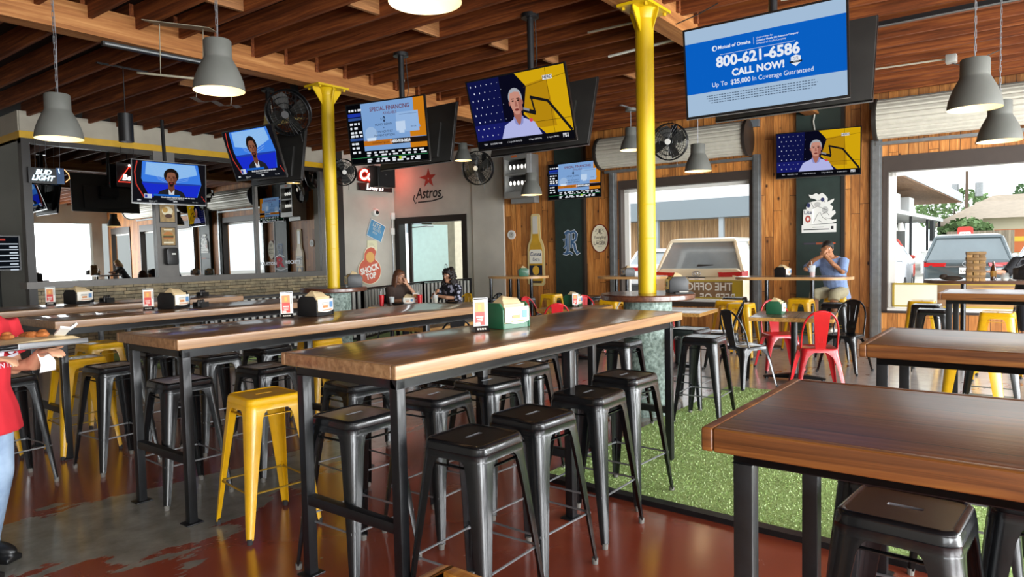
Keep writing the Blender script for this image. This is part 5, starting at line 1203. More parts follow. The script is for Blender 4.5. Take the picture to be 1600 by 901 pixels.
tent(2.98, 2.55, TT, -30, 'upright menu card beside the green napkin holder'); tent(3.0, 4.45, TT, -32, 'upright menu card beside the black holder on the second long table')
tent(2.9, 6.42, TT, -28, 'upright menu card beside the black holder on the third long table'); tent(2.75, 8.3, TT, -25, 'upright menu card on the farthest long table, at the far left')
tent(8.14, 5.22, .746, -35, 'upright menu card on the pale low table behind the first long table')
mxd = [(3.28, 6.22, 'small black condiment tray right of the holder on the third long table'), (3.22, 8.1, 'small black condiment tray right of the holder on the farthest long table'), (4.3, 8.1, 'small black condiment tray at the far end of the farthest long table')]
for (x, y, lab) in mxd:
    t = thing('condiment_tray', lab, 'condiment tray', (x, y, TT), R(30), 'black condiment trays'); b = mb(BLKP); b.bx(-.06, .06, -.045, .045, 0, .012); b.bx(-.06, .06, -.045, -.04, .012, .05); b.bx(-.06, .06, .04, .045, .012, .05); b.build('tray', t)
    for q in (-.035, 0, .035): b = mb(pbr('shaker_dark', '1c1918', .3)); b.lathe([(.002, .012), (.016, .012), (.015, .06), (.011, .07), (.002, .075)], 12, (q, 0, 0)); b.build('shaker', t)
def cup(x, y, z, h, r, m, label, group, straw=None, fill=None):
    t = thing('cup', label, 'cup', (x, y, z), 0, group); b = mb(m); b.lathe([(.002, 0), (r*.75, 0), (r, h), (r*.96, h), (r*.72, .006), (.002, .006)], 20); b.build('cup_wall', t, smooth=50)
    if fill: b = mb(fill[0]); b.lathe([(.002, .008), (r*.7, .008), (r*(.72+.24*fill[1]), h*fill[1]), (.002, h*fill[1])], 20); b.build('drink', t)
    if straw: b = mb(straw); b.tube([(.01, 0, .02), (-.01, .01, h+.06)], .004, 6); b.build('straw', t)
    return t
CLR = pbr('clear_plastic', 'e6ecec', .1, alpha=.35); REDC = pbr('red_tumbler', 'c3151d', .3, coat=.3)
def wt(px, dz):   # a spot on the women's table: along its length, across it
    a = R(-52); return (7.62+px*cos(a)-dz*sin(a), 7.70+px*sin(a)+dz*cos(a))
cup(*wt(-.62, -.1), .746, .165, .042, REDC, 'red tumbler in front of the woman in brown', 'red tumblers', WHITE); cup(*wt(-.03, -.12), .746, .16, .042, REDC, 'red tumbler between the two women', 'red tumblers', WHITE)
cup(*wt(-.47, -.05), .746, .13, .042, CLR, 'clear plastic cup with a pale drink beside the left red tumbler', 'clear cups', None, (pbr('iced_water', 'c7cfcb', .3), .8)); cup(*wt(.2, .02), .746, .14, .042, CLR, 'clear cup of yellow drink beside the woman in the patterned blouse', 'clear cups', WHITE, (pbr('lemonade', 'b79a3c', .3), .6))
x, y = wt(-.22, .0); napkins(x, y, .746, -40, BLKP, 'dark napkin holder between the two women', .9); x, y = wt(-.1, -.05); tent(x, y, .746, -52, 'upright menu card between the two women')
def bowl(x, y, z, r, lab):
    t = thing('bowl', lab, 'bowl', (x, y, z), 0, 'dishes on the women\'s table'); b = mb(BLKP); b.lathe([(.002, 0), (r*.6, 0), (r, .05), (r*.95, .05), (r*.55, .01), (.002, .01)], 24); b.build('dish', t, smooth=40); b = mb(pbr('food', '8a5a34', .7, var=.4, scale=40)); b.sph((0, 0, .025), (r*.6, r*.6, .03), 12, 6); b.build('food', t)
x, y = wt(.47, -.12); bowl(x, y, .746, .11, 'black dish of food in front of the woman in the patterned blouse'); x, y = wt(-.35, -.22); bowl(x, y, .746, .1, 'low black dish at the left of the women\'s table')
b = mb(BLKP); b.tube([(-.07, 0, .012), (-.03, 0, .02), (0, 0, .014), (.03, 0, .02), (.07, 0, .012)], .007, 6); b.ell(-.035, 0, .028, .014, .02); b.ell(.035, 0, .028, .014, .02); x, y = wt(.1, -.1); tag(b.build('sunglasses', loc=(x, y, .746), rot=(0, 0, R(-40))), 'black sunglasses lying on the women\'s table', 'sunglasses')
cup(10.62, 2.72, 1.0715, .17, .045, CLR, 'clear cup with an orange-red drink in front of the man', 'clear cups', WHITE, (pbr('red_drink', 'd9421c', .3), .38))
b = mb(pbr('dark_tray', '2a2a2a', .5)); b.bx(-.11, .11, -.08, .08, 0, .012); b.mat(WHITE); b.bx(-.05, .06, -.04, .04, .012, .016); tag(b.build('bill_tray', loc=(5.9, 2.62, 1.1155), rot=(0, 0, R(30))), 'small dark bill tray on the round ledge of the front yellow column', 'tray')
# block tower
BW = [wood('block_%d' % k, a, c, d, 'X', .55, 2.5) for k, (a, c, d) in enumerate((('5d421e', '866330', 'a98347'), ('4c3418', '6f5028', '93713c'), ('6b4c24', '967040', 'b98f55')))]
bx_, by_, bz_ = 9.72, .68, 1.0715
bl = None; kk = 0
for m in BW: pass
protoB = [mb(m).bx(-.095, .095, -.029, .029, 0, .034).mesh('block', bevel=.002) for m in BW]
rb = random.Random(5)
for L in range(10):
    for j in (-1, 0, 1):
        a = R(8+(90 if L % 2 else 0)); q = Vector((-sin(a), cos(a), 0))*j*.061
        o = bpy.data.objects.new('wooden_block', protoB[rb.randrange(3)]); COL.objects.link(o); o.location = (bx_+q.x+rb.uniform(-.003, .003), by_+q.y+rb.uniform(-.003, .003), bz_+L*.0343); o.rotation_euler = (0, 0, a+rb.uniform(-.02, .02))
        tag(o, 'wooden block stacked in the block tower on the right-hand pub table', 'wooden block', 'wooden blocks of the stacked tower')
t = thing('beer_bottle', 'brown bottle right of the block tower', 'bottle', (9.95, .52, bz_)); b = mb(pbr('amber_glass', '4a2408', .1, coat=.4)); b.lathe([(.002, 0), (.031, 0), (.031, .13), (.014, .18), (.013, .22), (.002, .22)], 18); b.build('bottle_body', t, smooth=40); b = mb(pbr('beer_label', 'b98a3a', .5)); b.lathe([(.0315, .04), (.0315, .11)], 18); b.build('label', t)
t = thing('glass_jar', 'small round glass jar at the foot of the brown bottle', 'jar', (9.8, .4, bz_)); b = mb(CLR); b.lathe([(.002, 0), (.03, 0), (.045, .03), (.04, .07), (.03, .09)], 18); b.build('jar_wall', t, smooth=50); b = mb(pbr('candle', 'd9d2c4', .6)); b.lathe([(.002, .004), (.028, .004), (.036, .03), (.002, .03)], 14); b.build('filling', t)
b = mb(pbr('dark_cloth', '3b2f26', .8)); b.sph((0, 0, .03), (.13, .05, .03), 14, 8); b.sph((.08, .01, .045), (.05, .04, .035), 10, 6); tag(b.build('cloth_bundle', loc=(9.72, .92, bz_), rot=(0, 0, R(70))), 'crumpled brown cloth left of the block tower', 'cloth')
def remesh(b, name, vox, mat, parent=None, smooth_it=4, group=None):
    o = b.build('tmp', None, smooth=0); m = o.modifiers.new('r', 'REMESH'); m.mode = 'VOXEL'; m.voxel_size = vox
    s = o.modifiers.new('s', 'SMOOTH'); s.factor = .5; s.iterations = smooth_it
    dg = bpy.context.evaluated_depsgraph_get(); me = bpy.data.meshes.new_from_object(o.evaluated_get(dg)); old = o.data; bpy.data.objects.remove(o); bpy.data.meshes.remove(old)
    me.materials.clear(); me.materials.append(mat); me.polygons.foreach_set('use_smooth', [True]*len(me.polygons)); me.name = name
    q = bpy.data.objects.new(name, me); COL.objects.link(q)
    if parent is not None: q.parent = parent
    return q
LEA = pbr('black_leather', '1b1c21', .45, var=.2, bump=.15, bscale=30)
b = mb(LEA); b.sph((0, 0, .1), (.2, .1, .1), 16, 10); b.obx((0, 0, .08), (.36, .18, .14)); bag = thing('handbag', 'black handbag on the right-hand pub table beside the woman', 'bag', (9.85, .16, bz_+.005), R(-35)); remesh(b, 'bag_body', .012, LEA, bag, 10); b = mb(LEA); b.tube([(-.15, .06, .17), (-.1, .05, .24), (.05, .04, .25), (.15, .05, .18)], .011, 8); b.build('strap', bag); b = mb(GUN); b.tube([(-.17, -.09, .15), (0, -.105, .175), (.17, -.09, .15)], .005, 6); b.build('zip', bag)
# ================================================================ people
def V(*a): return Vector(a)
def ringE(c, ax, bx2, ra, rb2, n=16):
    return [tuple(c+ax*ra*cos(2*pi*k/n)+bx2*rb2*sin(2*pi*k/n)) for k in range(n)]
def torso(b, spine, grow=0, side=None):
    """spine: list of (centre, half depth, half width)"""
    rs = []
    for i, (c, d, w_) in enumerate(spine):
        c = Vector(c); t = (Vector(spine[min(i+1, len(spine)-1)][0])-Vector(spine[max(i-1, 0)][0])).normalized()
        y = Vector(side or (0, 1, 0)); y = (y-y.dot(t)*t).normalized(); x = y.cross(t)
        rs.append(ringE(c, x, y, d+grow, w_+grow))
    b.rings(rs)
def limb(b, pts, rad, grow=0):
    P = [Vector(p) for p in pts]; b.tube(P, [r+grow for r in rad], 12)
    for p, r in zip(P[1:-1], rad[1:-1]): b.sph(tuple(p), r+grow, 12, 8)
def hand(b, W, d, n, side, curl=.5, s=1.0):
    W = Vector(W); d = Vector(d).normalized(); n = Vector(n); n = (n-n.dot(d)*d).normalized(); q = d.cross(n)*side
    b.rings([ringE(W+d*z*s, q, n, a*s, c*s, 12) for z, a, c in ((-.03, .024, .02), (0, .026, .019), (.03, .038, .018), (.065, .041, .016), (.092, .038, .013))])
    for i, L in enumerate((.072, .08, .074, .058)):
        p = W+d*.085*s+q*(.029-.0195*i)*s; pts = [p]; ang = 0
        for j, f in enumerate((.45, .32, .26)):
            ang += curl*(.7, 1.0, .8)[j]; p = p+(d*cos(ang)-n*sin(ang))*L*f*s; pts.append(p)
        b.tube(pts, [.0095*s, .0088*s, .008*s, .0065*s], 8); b.sph(tuple(pts[-1]), .0065*s, 8, 5)
    p = W+d*.02*s+q*.03*s; t1 = p+(d*.7+q*.65-n*.25).normalized()*.042*s; t2 = t1+(d*.95+q*.1-n*(.2+curl*.3)).normalized()*.034*s
    b.tube([p, t1, t2], [.0135*s, .0105*s, .008*s], 8); b.sph(tuple(t2), .008*s, 8, 5)
HS = [(-.118, .07, .028, .02), (-.108, .083, .012, .034), (-.085, .09, -.02, .05), (-.05, .092, -.055, .062), (-.01, .09, -.083, .071), (.03, .089, -.097, .0755), (.065, .083, -.098, .074), (.095, .064, -.086, .06), (.113, .035, -.06, .038), (.119, .005, -.035, .014)]
def head(b, M):
    rs = []
    for (z, f, bk, w_) in HS:
        rs.append([tuple(M @ Vector(((f+bk)/2+(f-bk)/2*cos(a)*(1-.06*abs(sin(a))), w_*sin(a), z))) for a in [2*pi*k/20 for k in range(20)]])
    b.rings(rs)
    def rg(pts): b.rings([[tuple(M @ Vector(p)) for p in r] for r in pts])
    rg([[(.085, -.008, .03), (.085, .008, .03), (.096, .004, .028), (.096, -.004, .028)], [(.08, -.017, -.03), (.08, .017, -.03), (.115, .007, -.024), (.115, -.007, -.024)], [(.078, -.017, -.04), (.078, .017, -.04), (.104, .008, -.038), (.104, -.008, -.038)]])
    for q in (-1, 1):
        for c, r in (((-.005, q*.076, -.005), (.02, .009, .032)), ((.076, q*.03, .034), (.015, .026, .008)), ((.068, q*.04, -.03), (.022, .022, .022))):
            k = MB(); k.sph(c, r, 10, 7); b.add([tuple(M @ Vector(p)) for p in k.v], k.f)
    k = MB(); k.sph((.086, 0, -.068), (.011, .024, .011), 10, 6); k.sph((.076, 0, -.1), (.014, .022, .014), 10, 6); b.add([tuple(M @ Vector(p)) for p in k.v], k.f)
EYEW, IRIS = pbr('eye_white', 'e8e4de', .2), pbr('iris', '23160f', .1)
def face(t, M, hairm, lipm, glasses=None, brow=True):
    for q in (-1, 1):
        b = mb(EYEW, M); b.sph((.0775, q*.031, .012), (.0125, .0155, .0095), 12, 8); b.mat(IRIS).sph((.0865, q*.031, .012), (.005, .0065, .0065), 8, 6); b.build('eye', t, smooth=60)
    b = mb(lipm, M); b.sph((.0925, 0, -.0645), (.0065, .021, .0045), 12, 6); b.sph((.092, 0, -.0725), (.0065, .018, .005), 12, 6); b.build('lips', t, smooth=60)
    if brow:
        b = mb(hairm, M)
        for q in (-1, 1): b.tube([(.0905, q*.014, .041), (.0905, q*.034, .045), (.079, q*.052, .04)], .0035, 6)
        b.build('eyebrows', t)
    if glasses:
        b = mb(glasses, M)
        for q in (-1, 1):
            b.tube([(.104, q*.032+.025*cos(2*pi*k/20), .01+.019*sin(2*pi*k/20)) for k in range(20)], .0025, 6, closed=True); b.tube([(.104, q*.057, .014), (.0, q*.081, .012)], .0025, 6)
        b.tube([(.104, -.008, .014), (.104, .008, .014)], .0025, 6); b.build('glasses', t)
def hairshell(b, M, grow=.012, zmin=-.02, front=.02, zback=-.09):
    """cap of hair over the skull: higher hairline in front, lower at the back"""
    rs = []
    for i in range(10):
        zz = i/9; r = []
        for k in range(24):
            a = 2*pi*k/24; fr = .5+.5*cos(a); zl = zback*(1-fr)+(.07)*fr if fr > .5 else zback+(zmin-zback)*fr*2
            z = zl+(.128-zl)*zz
            # skull radius at that height
            for j in range(len(HS)-1):
                if HS[j][0] <= min(z, .1189) <= HS[j+1][0]: break
            u = (min(max(z, -.118), .1189)-HS[j][0])/(HS[j+1][0]-HS[j][0]); f = HS[j][1]*(1-u)+HS[j+1][1]*u; bk = HS[j][2]*(1-u)+HS[j+1][2]*u; w_ = HS[j][3]*(1-u)+HS[j+1][3]*u
            r.append(tuple(M @ Vector(((f+bk)/2+((f-bk)/2+grow)*cos(a), (w_+grow)*sin(a), z))))
        rs.append(r)
    b.rings(rs, True, True)
def headM(p, yaw, pitch=0, roll=0, s=1.0):
    return Matrix.Translation(p) @ Euler((R(roll), R(pitch), R(yaw)), 'XYZ').to_matrix().to_4x4() @ Matrix.Diagonal((s, s, s, 1))
def skinm(n, c): return pbr(n, c, .5, var=.06, scale=12, spec=.4)
def cloth_noise(name, base, spots, scale, th=.5):
    if name in MATS: return MATS[name]
    m, n, l, b = newmat(name); MATS[name] = m; v = mapped(n, l, (1, 1, 1)); vo = n.new('ShaderNodeTexVoronoi'); vo.inputs['Scale'].default_value = scale; l.new(v, vo.inputs['Vector'])
    f = ramp(n, l, vo.outputs['Distance'], [(th-.04, 1.0), (th, 0.0)]); c = mixc(n, l, f, base, spots); l.new(c, b.inputs['Base Color']); b.inputs['Roughness'].default_value = .8; return m
# ---- man in blue at the pub table
SK1 = skinm('skin_tan', 'a5714f'); BLU = pbr('shirt_blue', '7f95bf', .8, var=.12, scale=30); KHA = pbr('shorts_khaki', '9c9478', .85, var=.1, scale=20); HD = pbr('hair_dark', '1a1512', .6, var=.3, scale=60)
man = thing('person', 'man in light blue shirt and khaki shorts, elbows on the pub table, hands at mouth', 'person', (11.58, 2.62, 0), R(170))
sp_ = [((-.02, 0, .76), .12, .17), ((.0, 0, .9), .115, .16), ((.06, 0, 1.05), .115, .165), ((.13, 0, 1.2), .115, .185), ((.17, 0, 1.3), .095, .19), ((.19, 0, 1.36), .06, .1)]
AL = [(.17, .19, 1.3), (.32, .23, 1.13), (.40, .12, 1.25), (.42, .02, 1.375)]; AR = [(.17, -.19, 1.3), (.34, -.31, 1.17), (.42, -.17, 1.3), (.43, -.03, 1.37)]
LL = [(.0, .1, .8), (.4, .14, .78), (.36, .13, .36), (.35, .13, .3)]; LR = [(.0, -.1, .8), (.4, -.15, .78), (.36, -.16, .36), (.35, -.16, .3)]
hm = headM((.30, 0, 1.475), 14, 8, 0, 1.0)
b = MB(); torso(b, sp_); limb(b, [(.19, 0, 1.33), (.25, 0, 1.42)], [.058, .055])
for A in (AL, AR): limb(b, A, [.05, .042, .036, .027])
for L in (LL, LR): limb(b, L, [.085, .06, .045, .04]); 
limb(b, [LL[3], (.36, .13, .26), (.46, .14, .25)], [.04, .04, .03]); limb(b, [LR[3], (.36, -.16, .26), (.46, -.17, .25)], [.04, .04, .03])
head(b, hm); hand(b, AL[3], (.05, -.25, .75), (.9, .2, .1), -1, .55, .95); hand(b, AR[3], (.05, .3, .75), (.9, -.2, .1), 1, .55, .95)
remesh(b, 'body', .0075, SK1, man); face(man, hm, HD, skinm('lips_tan', '8a5040'))
b = MB(); torso(b, [((-.03, 0, .7), .15, .2)]+[(c, d, w_) for c, d, w_ in sp_[1:-1]]+[((.188, 0, 1.345), .07, .11)], .016); limb(b, AL[:2], [.062, .056], .016); limb(b, AR[:2], [.062, .056], .016); remesh(b, 'shirt', .011, BLU, man, 3)
b = MB(); torso(b, [((-.03, 0, .76), .14, .185), ((-.01, 0, .88), .125, .17)], .012); limb(b, [LL[0], (.38, .14, .78), (.42, .14, .7)], [.1, .09, .085]); limb(b, [LR[0], (.38, -.15, .78), (.42, -.15, .7)], [.1, .09, .085]); remesh(b, 'shorts', .012, KHA, man, 3)
b = MB(); hairshell(b, hm, .011); remesh(b, 'hair', .008, HD, man, 2)
for q in (.13, -.165): b = MB(); b.sph((.4, q, .245), (.12, .045, .045), 14, 8); b.obx((.4, q, .215), (.22, .08, .03)); remesh(b, 'shoe', .008, WHITE, man, 3)
stool(11.6, 2.62, 'yellow stool the man in blue sits on', True, 5)
# ---- the two women
def seated(name_label, loc, rz, skin, lip, hairm, top, trousers, arms, hair_fn, head_yaw, glasses=None, lean=.06, hp=5):
    t = thing('person', name_label, 'person', loc, R(rz))
    sp = [((-.05, 0, .47), .12, .17), ((-.04, 0, .6), .105, .15), ((lean*.3, 0, .76), .1, .145), ((lean*.7, 0, .9), .105, .165), ((lean, 0, 1.0), .085, .17), ((lean, 0, 1.055), .05, .09)]
    hM = headM((lean+.05, 0, 1.165), head_yaw, hp, 0, .95)
    b = MB(); torso(b, sp); limb(b, [(lean, 0, 1.03), (lean+.03, 0, 1.11)], [.05, .048]); 
    for A, sd, d, n, c in arms: limb(b, A, [.046, .037, .032, .024]); hand(b, A[-1], d, n, sd, c, .88)
    for q in (.09, -.09): limb(b, [(0, q, .5), (.4, q*1.3, .5), (.42, q*1.3, .1)], [.08, .058, .04]); limb(b, [(.42, q*1.3, .1), (.43, q*1.3, .05), (.54, q*1.3, .04)], [.04, .04, .03])
    head(b, hM); remesh(b, 'body', .0075, skin, t); face(t, hM, hairm, lip, glasses)
    b = MB(); torso(b, [((-.05, 0, .5), .13, .18)]+sp[1:-1]+[((lean, 0, 1.04), .06, .1)], .015)
    for A, *_ in arms: limb(b, A[:2]+[tuple(Vector(A[1]).lerp(Vector(A[2]), .35))], [.058, .052, .046], .01)
    remesh(b, 'blouse', .011, top, t, 3)
    b = MB(); torso(b, [((-.05, 0, .48), .13, .175), ((-.04, 0, .6), .11, .155)], .01)
    for q in (.09, -.09): limb(b, [(0, q, .5), (.4, q*1.3, .5), (.42, q*1.3, .12)], [.09, .068, .052])
    remesh(b, 'trousers', .012, trousers, t, 3)
    b = MB(); hair_fn(b, hM); remesh(b, 'hair', .009, hairm, t, 2)
    for q in (.117, -.117): b = MB(); b.sph((.48, q, .035), (.11, .04, .035), 12, 7); remesh(b, 'shoe', .009, BLKP, t, 2)
    return t
def hair_long(b, M):
    hairshell(b, M, .016, -.06, zback=-.1)
    for a in range(-108, 109, 12):
        q = R(180+a); f = abs(a)/108; top = M @ Vector((.085*cos(q)-.005, .085*sin(q), .03)); mid = M @ Vector((.1*cos(q)-.01, .1*sin(q), -.1)); low = M @ Vector((.105*cos(q)-.02, .115*sin(q), -.22+.03*f)); b.tube([top, mid, low], [.028, .03, .014], 8)
def hair_curly(b, M):
    hairshell(b, M, .02, -.05, zback=-.1); rd = random.Random(2)
    for k in range(150):
        a = rd.uniform(55, 305); z = rd.uniform(-.17, .13); rr_ = .094+.015*sin(k)+(.02 if z < 0 else 0); q = math.sqrt(max(.05, 1-(max(z, 0)/.15)**2))
        b.sph(tuple(M @ Vector((rr_*q*cos(R(a))-.01, rr_*q*sin(R(a)), z))), rd.uniform(.016, .03), 8, 6)
    for k in range(26):
        a = rd.uniform(-55, 55); b.sph(tuple(M @ Vector((.072*cos(R(a)), .078*sin(R(a)), rd.uniform(.085, .105)))), rd.uniform(.014, .022), 8, 6)
SK2 = skinm('skin_light', 'c08e70'); SK3 = skinm('skin_olive', 'b08062'); HBR = pbr('hair_brown', '5a3620', .55, var=.35, scale=50); HBK = pbr('hair_black', '1c1412', .6, var=.4, scale=60)
BRT = pbr('blouse_brown', '3a2a22', .8, var=.2); DKT = pbr('trousers_dark', '22232a', .85); BLP = cloth_noise('blouse_print', '14141f', 'a9a9bb', 15, .42)
seated('woman with long brown hair and glasses in a dark brown top, hand at her chin', (7.86, 8.56, 0), -98, SK2, skinm('lips_rose', 'a05a50'), HBR, BRT, DKT,
       [([(.05, .17, .98), (.2, .26, .8), (.3, .14, .9), (.26, .04, 1.04)], -1, (-.1, -.2, .9), (.9, .1, .1), .7), ([(.05, -.17, .98), (.2, -.25, .78), (.34, -.16, .79), (.42, -.05, .8)], 1, (.7, .6, .1), (0, 0, 1), .5)], hair_long, 8, BLKP)
seated('woman with dark curly hair in a black pale-patterned blouse, hands over her plate', (8.46, 7.80, 0), 172, SK3, skinm('lips_dark', '8f5048'), HBK, BLP, DKT,
       [([(.05, .17, .98), (.13, .25, .8), (.3, .16, .82), (.38, .03, .85)], -1, (.6, -.7, 0), (.1, 0, 1), .8), ([(.05, -.17, .98), (.16, -.24, .8), (.33, -.13, .86), (.37, -.02, .9)], 1, (.4, .6, .4), (.6, 0, .5), .9)], hair_curly, 6, None)
# ---- woman at the right edge
wr_ = seated('woman with fair hair and black top bent over the right-hand pub table', (10.95, .18, .30), 190, SK2, skinm('lips_rose', 'a05a50'), pbr('hair_blond', 'a98a5c', .6, var=.4, scale=50), pbr('top_black', '17181c', .8), DKT,
       [([(.16, .17, .98), (.34, .22, .82), (.45, .05, .84), (.5, -.1, .86)], -1, (.3, -.8, 0), (0, 0, 1), .5), ([(.16, -.17, .98), (.38, -.3, .84), (.5, -.42, .85), (.55, -.5, .86)], 1, (.6, -.6, 0), (0, 0, 1), .5)], hair_long, -25, None, .2, 30)
stool(10.9, .18, 'black stool under the woman at the right edge', False, 8)
# ---- person in red with a tray
SHR = pbr('shirt_red', 'c01f2c', .85, var=.1, scale=6); JEA = pbr('jeans_blue', '7f98b8', .85, var=.25, scale=7, var2='a9bfd6')
pr = thing('person', 'person in red printed T-shirt and pale jeans carrying a food tray, partly out of view', 'person', (1.02, 4.16, 0), R(-62))
sp = [((0, 0, .80), .12, .16), ((0, 0, .9), .115, .155), ((.01, 0, 1.0), .115, .155), ((.01, 0, 1.12), .12, .17), ((0, 0, 1.22), .1, .175), ((0, 0, 1.29), .055, .09)]
AL = [(0, .17, 1.22), (.02, .215, .98), (.16, .2, 1.0), (.26, .15, 1.065)]; AR = [(0, -.17, 1.22), (.0, -.23, .98), (.15, -.2, 1.0), (.24, -.14, 1.06)]
LL = [(0, .09, .82), (.0, .1, .46), (-.1, .1, .1)]; LR = [(0, -.09, .82), (.05, -.1, .46), (.0, -.1, .1)]
hM = headM((.04, 0, 1.42), 0, 10, 0, 1.0)
b = MB(); torso(b, sp); limb(b, [(0, 0, 1.26), (.02, 0, 1.36)], [.052, .05])
for A in (AL, AR): limb(b, A, [.052, .045, .04, .028])
for L in (LL, LR): limb(b, L, [.085, .062, .045])
limb(b, [LL[2], (-.1, .1, .05), (.01, .1, .04)], [.042, .042, .03]); limb(b, [LR[2], (.0, -.1, .05), (.11, -.1, .04)], [.042, .042, .03])
head(b, hM); hand(b, AL[3], (.8, -.2, .12), (0, 0, -1), 1, -.45, .95); hand(b, AR[3], (.8, .2, .12), (0, 0, -1), -1, -.45, .95)
remesh(b, 'body', .0075, SK2, pr); face(pr, hM, HBR, skinm('lips_rose', 'a05a50')); b = MB(); hairshell(b, hM, .014); remesh(b, 'hair', .009, HBR, pr, 2)
b = MB(); torso(b, [((.0, 0, .68), .165, .2), ((0, 0, .8), .145, .185)]+sp[1:-1]+[((0, 0, 1.275), .065, .1)], .018)
for A in (AL, AR): limb(b, [A[0], tuple(Vector(A[0]).lerp(Vector(A[1]), .72))], [.075, .085], .008)
sh = remesh(b, 'shirt', .011, SHR, pr, 3)
pm = pbr('shirt_print', 'd6d3dc', .8)
b = mb(pm)
def onchest(poly):   # print that follows the curve of the chest
    return [(.018+.14*math.sqrt(max(.05, 1-(y/.205)**2))*1.0+.004, y, z) for y, z in poly]
tx = MB(); tx.text('Astros', .13, 0, 0, 0, shear=.25, bold=.006, sx=.9)
b.add([(.02+.141*math.sqrt(max(.05, 1-(-x*1.0/.21)**2))+.004, x, 1.10+y+.12*x) for x, y, z in tx.v], tx.f)
tx = MB(); tx.text('HOUSTON TEXAS', .035, 0, 0, 0); b.add([(.02+.141*math.sqrt(max(.05, 1-(x/.21)**2))+.004, x, 1.015+y) for x, y, z in tx.v], tx.f)
b.add([(.02+.141*math.sqrt(max(.05, 1-(x/.21)**2))+.003, x, z) for x, z in ((-.15, 1.05), (0, 1.035), (.15, 1.05), (.15, 1.065), (0, 1.05), (-.15, 1.065))], [(0, 1, 4, 5), (1, 2, 3, 4)])
b.build('lettering', sh, smooth=0)
b = MB(); torso(b, [((0, 0, .78), .13, .165), ((0, 0, .9), .12, .16)], .008)
for L, f in ((LL, 1), (LR, 1)): limb(b, L+[(L[2][0]+.005, L[2][1], .06)], [.1, .08, .072, .075])
remesh(b, 'jeans', .012, JEA, pr, 3)
for (x, q) in ((-.04, .1), (.06, -.1)): b = MB(); b.sph((x, q, .05), (.135, .05, .05), 14, 8); b.obx((x, q, .015), (.25, .09, .03)); remesh(b, 'shoe', .008, BLKP, pr, 3)
tr = thing('food_tray', 'metal tray lined with brown paper and food, carried by the person in red', 'tray', (1.02, 4.16, 0), R(-62))
tm = Matrix.Translation((.335, .0, 1.1)) @ Euler((R(-3), R(-6), 0)).to_matrix().to_4x4()
b = mb(pbr('tray_metal', '8e9194', .35, .7), tm); b.bx(-.12, .15, -.2, .2, 0, .004); b.bx(-.12, -.115, -.2, .2, .004, .026); b.bx(.145, .15, -.2, .2, .004, .026); b.bx(-.115, .145, -.2, -.195, .004, .026); b.bx(-.115, .145, .195, .2, .004, .026); b.build('tray', tr, bevel=.0015)
b = mb(KRAFT, tm); b.rings([[(-.13, -.19, .03), (.12, -.19, .028), (.12, .19, .028), (-.13, .19, .034)], [(-.1, -.15, .05), (.1, -.1, .035), (.11, .15, .045), (-.09, .16, .055)], [(-.04, -.05, .065), (.06, -.04, .05), (.05, .08, .06), (-.03, .09, .065)]]); b.build('paper', tr, smooth=20)
b = mb(pbr('fried_food', 'a5602c', .7, var=.3, scale=30), tm); rd = random.Random(8)
for k in range(16): b.sph((rd.uniform(-.05, .1), rd.uniform(-.14, .12), .06+rd.uniform(0, .02)), (rd.uniform(.02, .035), .018, .014), 8, 6)
tag(b.build('food', tr), kind='stuff'); b = mb(WHITE, tm); b.obx((.09, .14, .075), (.1, .05, .012), (.3, -.5, .4)); b.obx((.12, .08, .07), (.1, .045, .01), (-.2, -.3, -.5)); b.build('paper_boats', tr)
b = mb(WHITE); b.rings([[(.26, .12, 1.06), (.3, .16, 1.06)], [(.25, .15, 1.0), (.29, .2, 1.01)], [(.2, .19, .95), (.25, .24, .96)]], False, False, False); b.build('napkin', tr, smooth=30)
# ================================================================ outside: banners, cars, buildings, trees
def banner(nm, ya, yb, z0, z1, lab, kind):
    t = thing(nm, lab, 'banner', M=WM(0, 0, -.13)); f = mb(pbr('banner_gold_edge', 'b59a3a', .5)); a, b_ = lx(ya), lx(yb)
    for e in ((a, b_, z0, z0+.03), (a, b_, z1-.03, z1), (a, a+.03, z0, z1), (b_-.03, b_, z0, z1)): f.bx(e[0], e[1], e[2], e[3], 0, .012)
    f.build('frame', t); s = mb(pbr('banner_brown', '8a6a4a', .6, var=.3, scale=2.5)); s.rect(a+.03, b_-.03, z0+.03, z1-.03, .004)
    if kind == 1:
        s.mat(pbr('banner_gold', 'c2a22a', .5)); s.rect((a+b_)/2-.35, (a+b_)/2-.31, z0+.03, z1-.03, .005); s.rect(b_-.2, b_-.03, z0+.03, z1-.03, .0045); s.mat(pbr('banner_white', 'efe9dc', .6))
        s.text('THE OFFICIAL', .2, (a+b_)/2-.0, z1-.13, .006, sx=-.9, bold=.004); s.text('BEER OF', .2, (a+b_)/2+.28, z1-.33, .006, sx=-.9, bold=.004)
    else:
        s.mat(pbr('banner_panel', 'ecead2', .6)); s.rect(a+.03, a+.62, z0+.03, z1-.03, .005); s.mat(pbr('banner_tan', 'b48a58', .6)); s.flat([(a+.8, z0+.03), (a+1.1, z0+.32), (a+1.6, z0+.32), (a+1.6, z0+.03)], .005); s.mat(pbr('banner_white', 'efe9dc', .6)); s.text('10', .2, a+2.05, z0+.25, .006, bold=.004)
    s.build('print', t, smooth=0)
banner('banner', 5.9, 4.4, .58, .93, 'brown banner with mirrored white lettering across the foot of the window opening', 1); banner('banner', 2.0, -2.4, .51, .9, 'pale and brown banner across the foot of the right-hand window opening', 2)
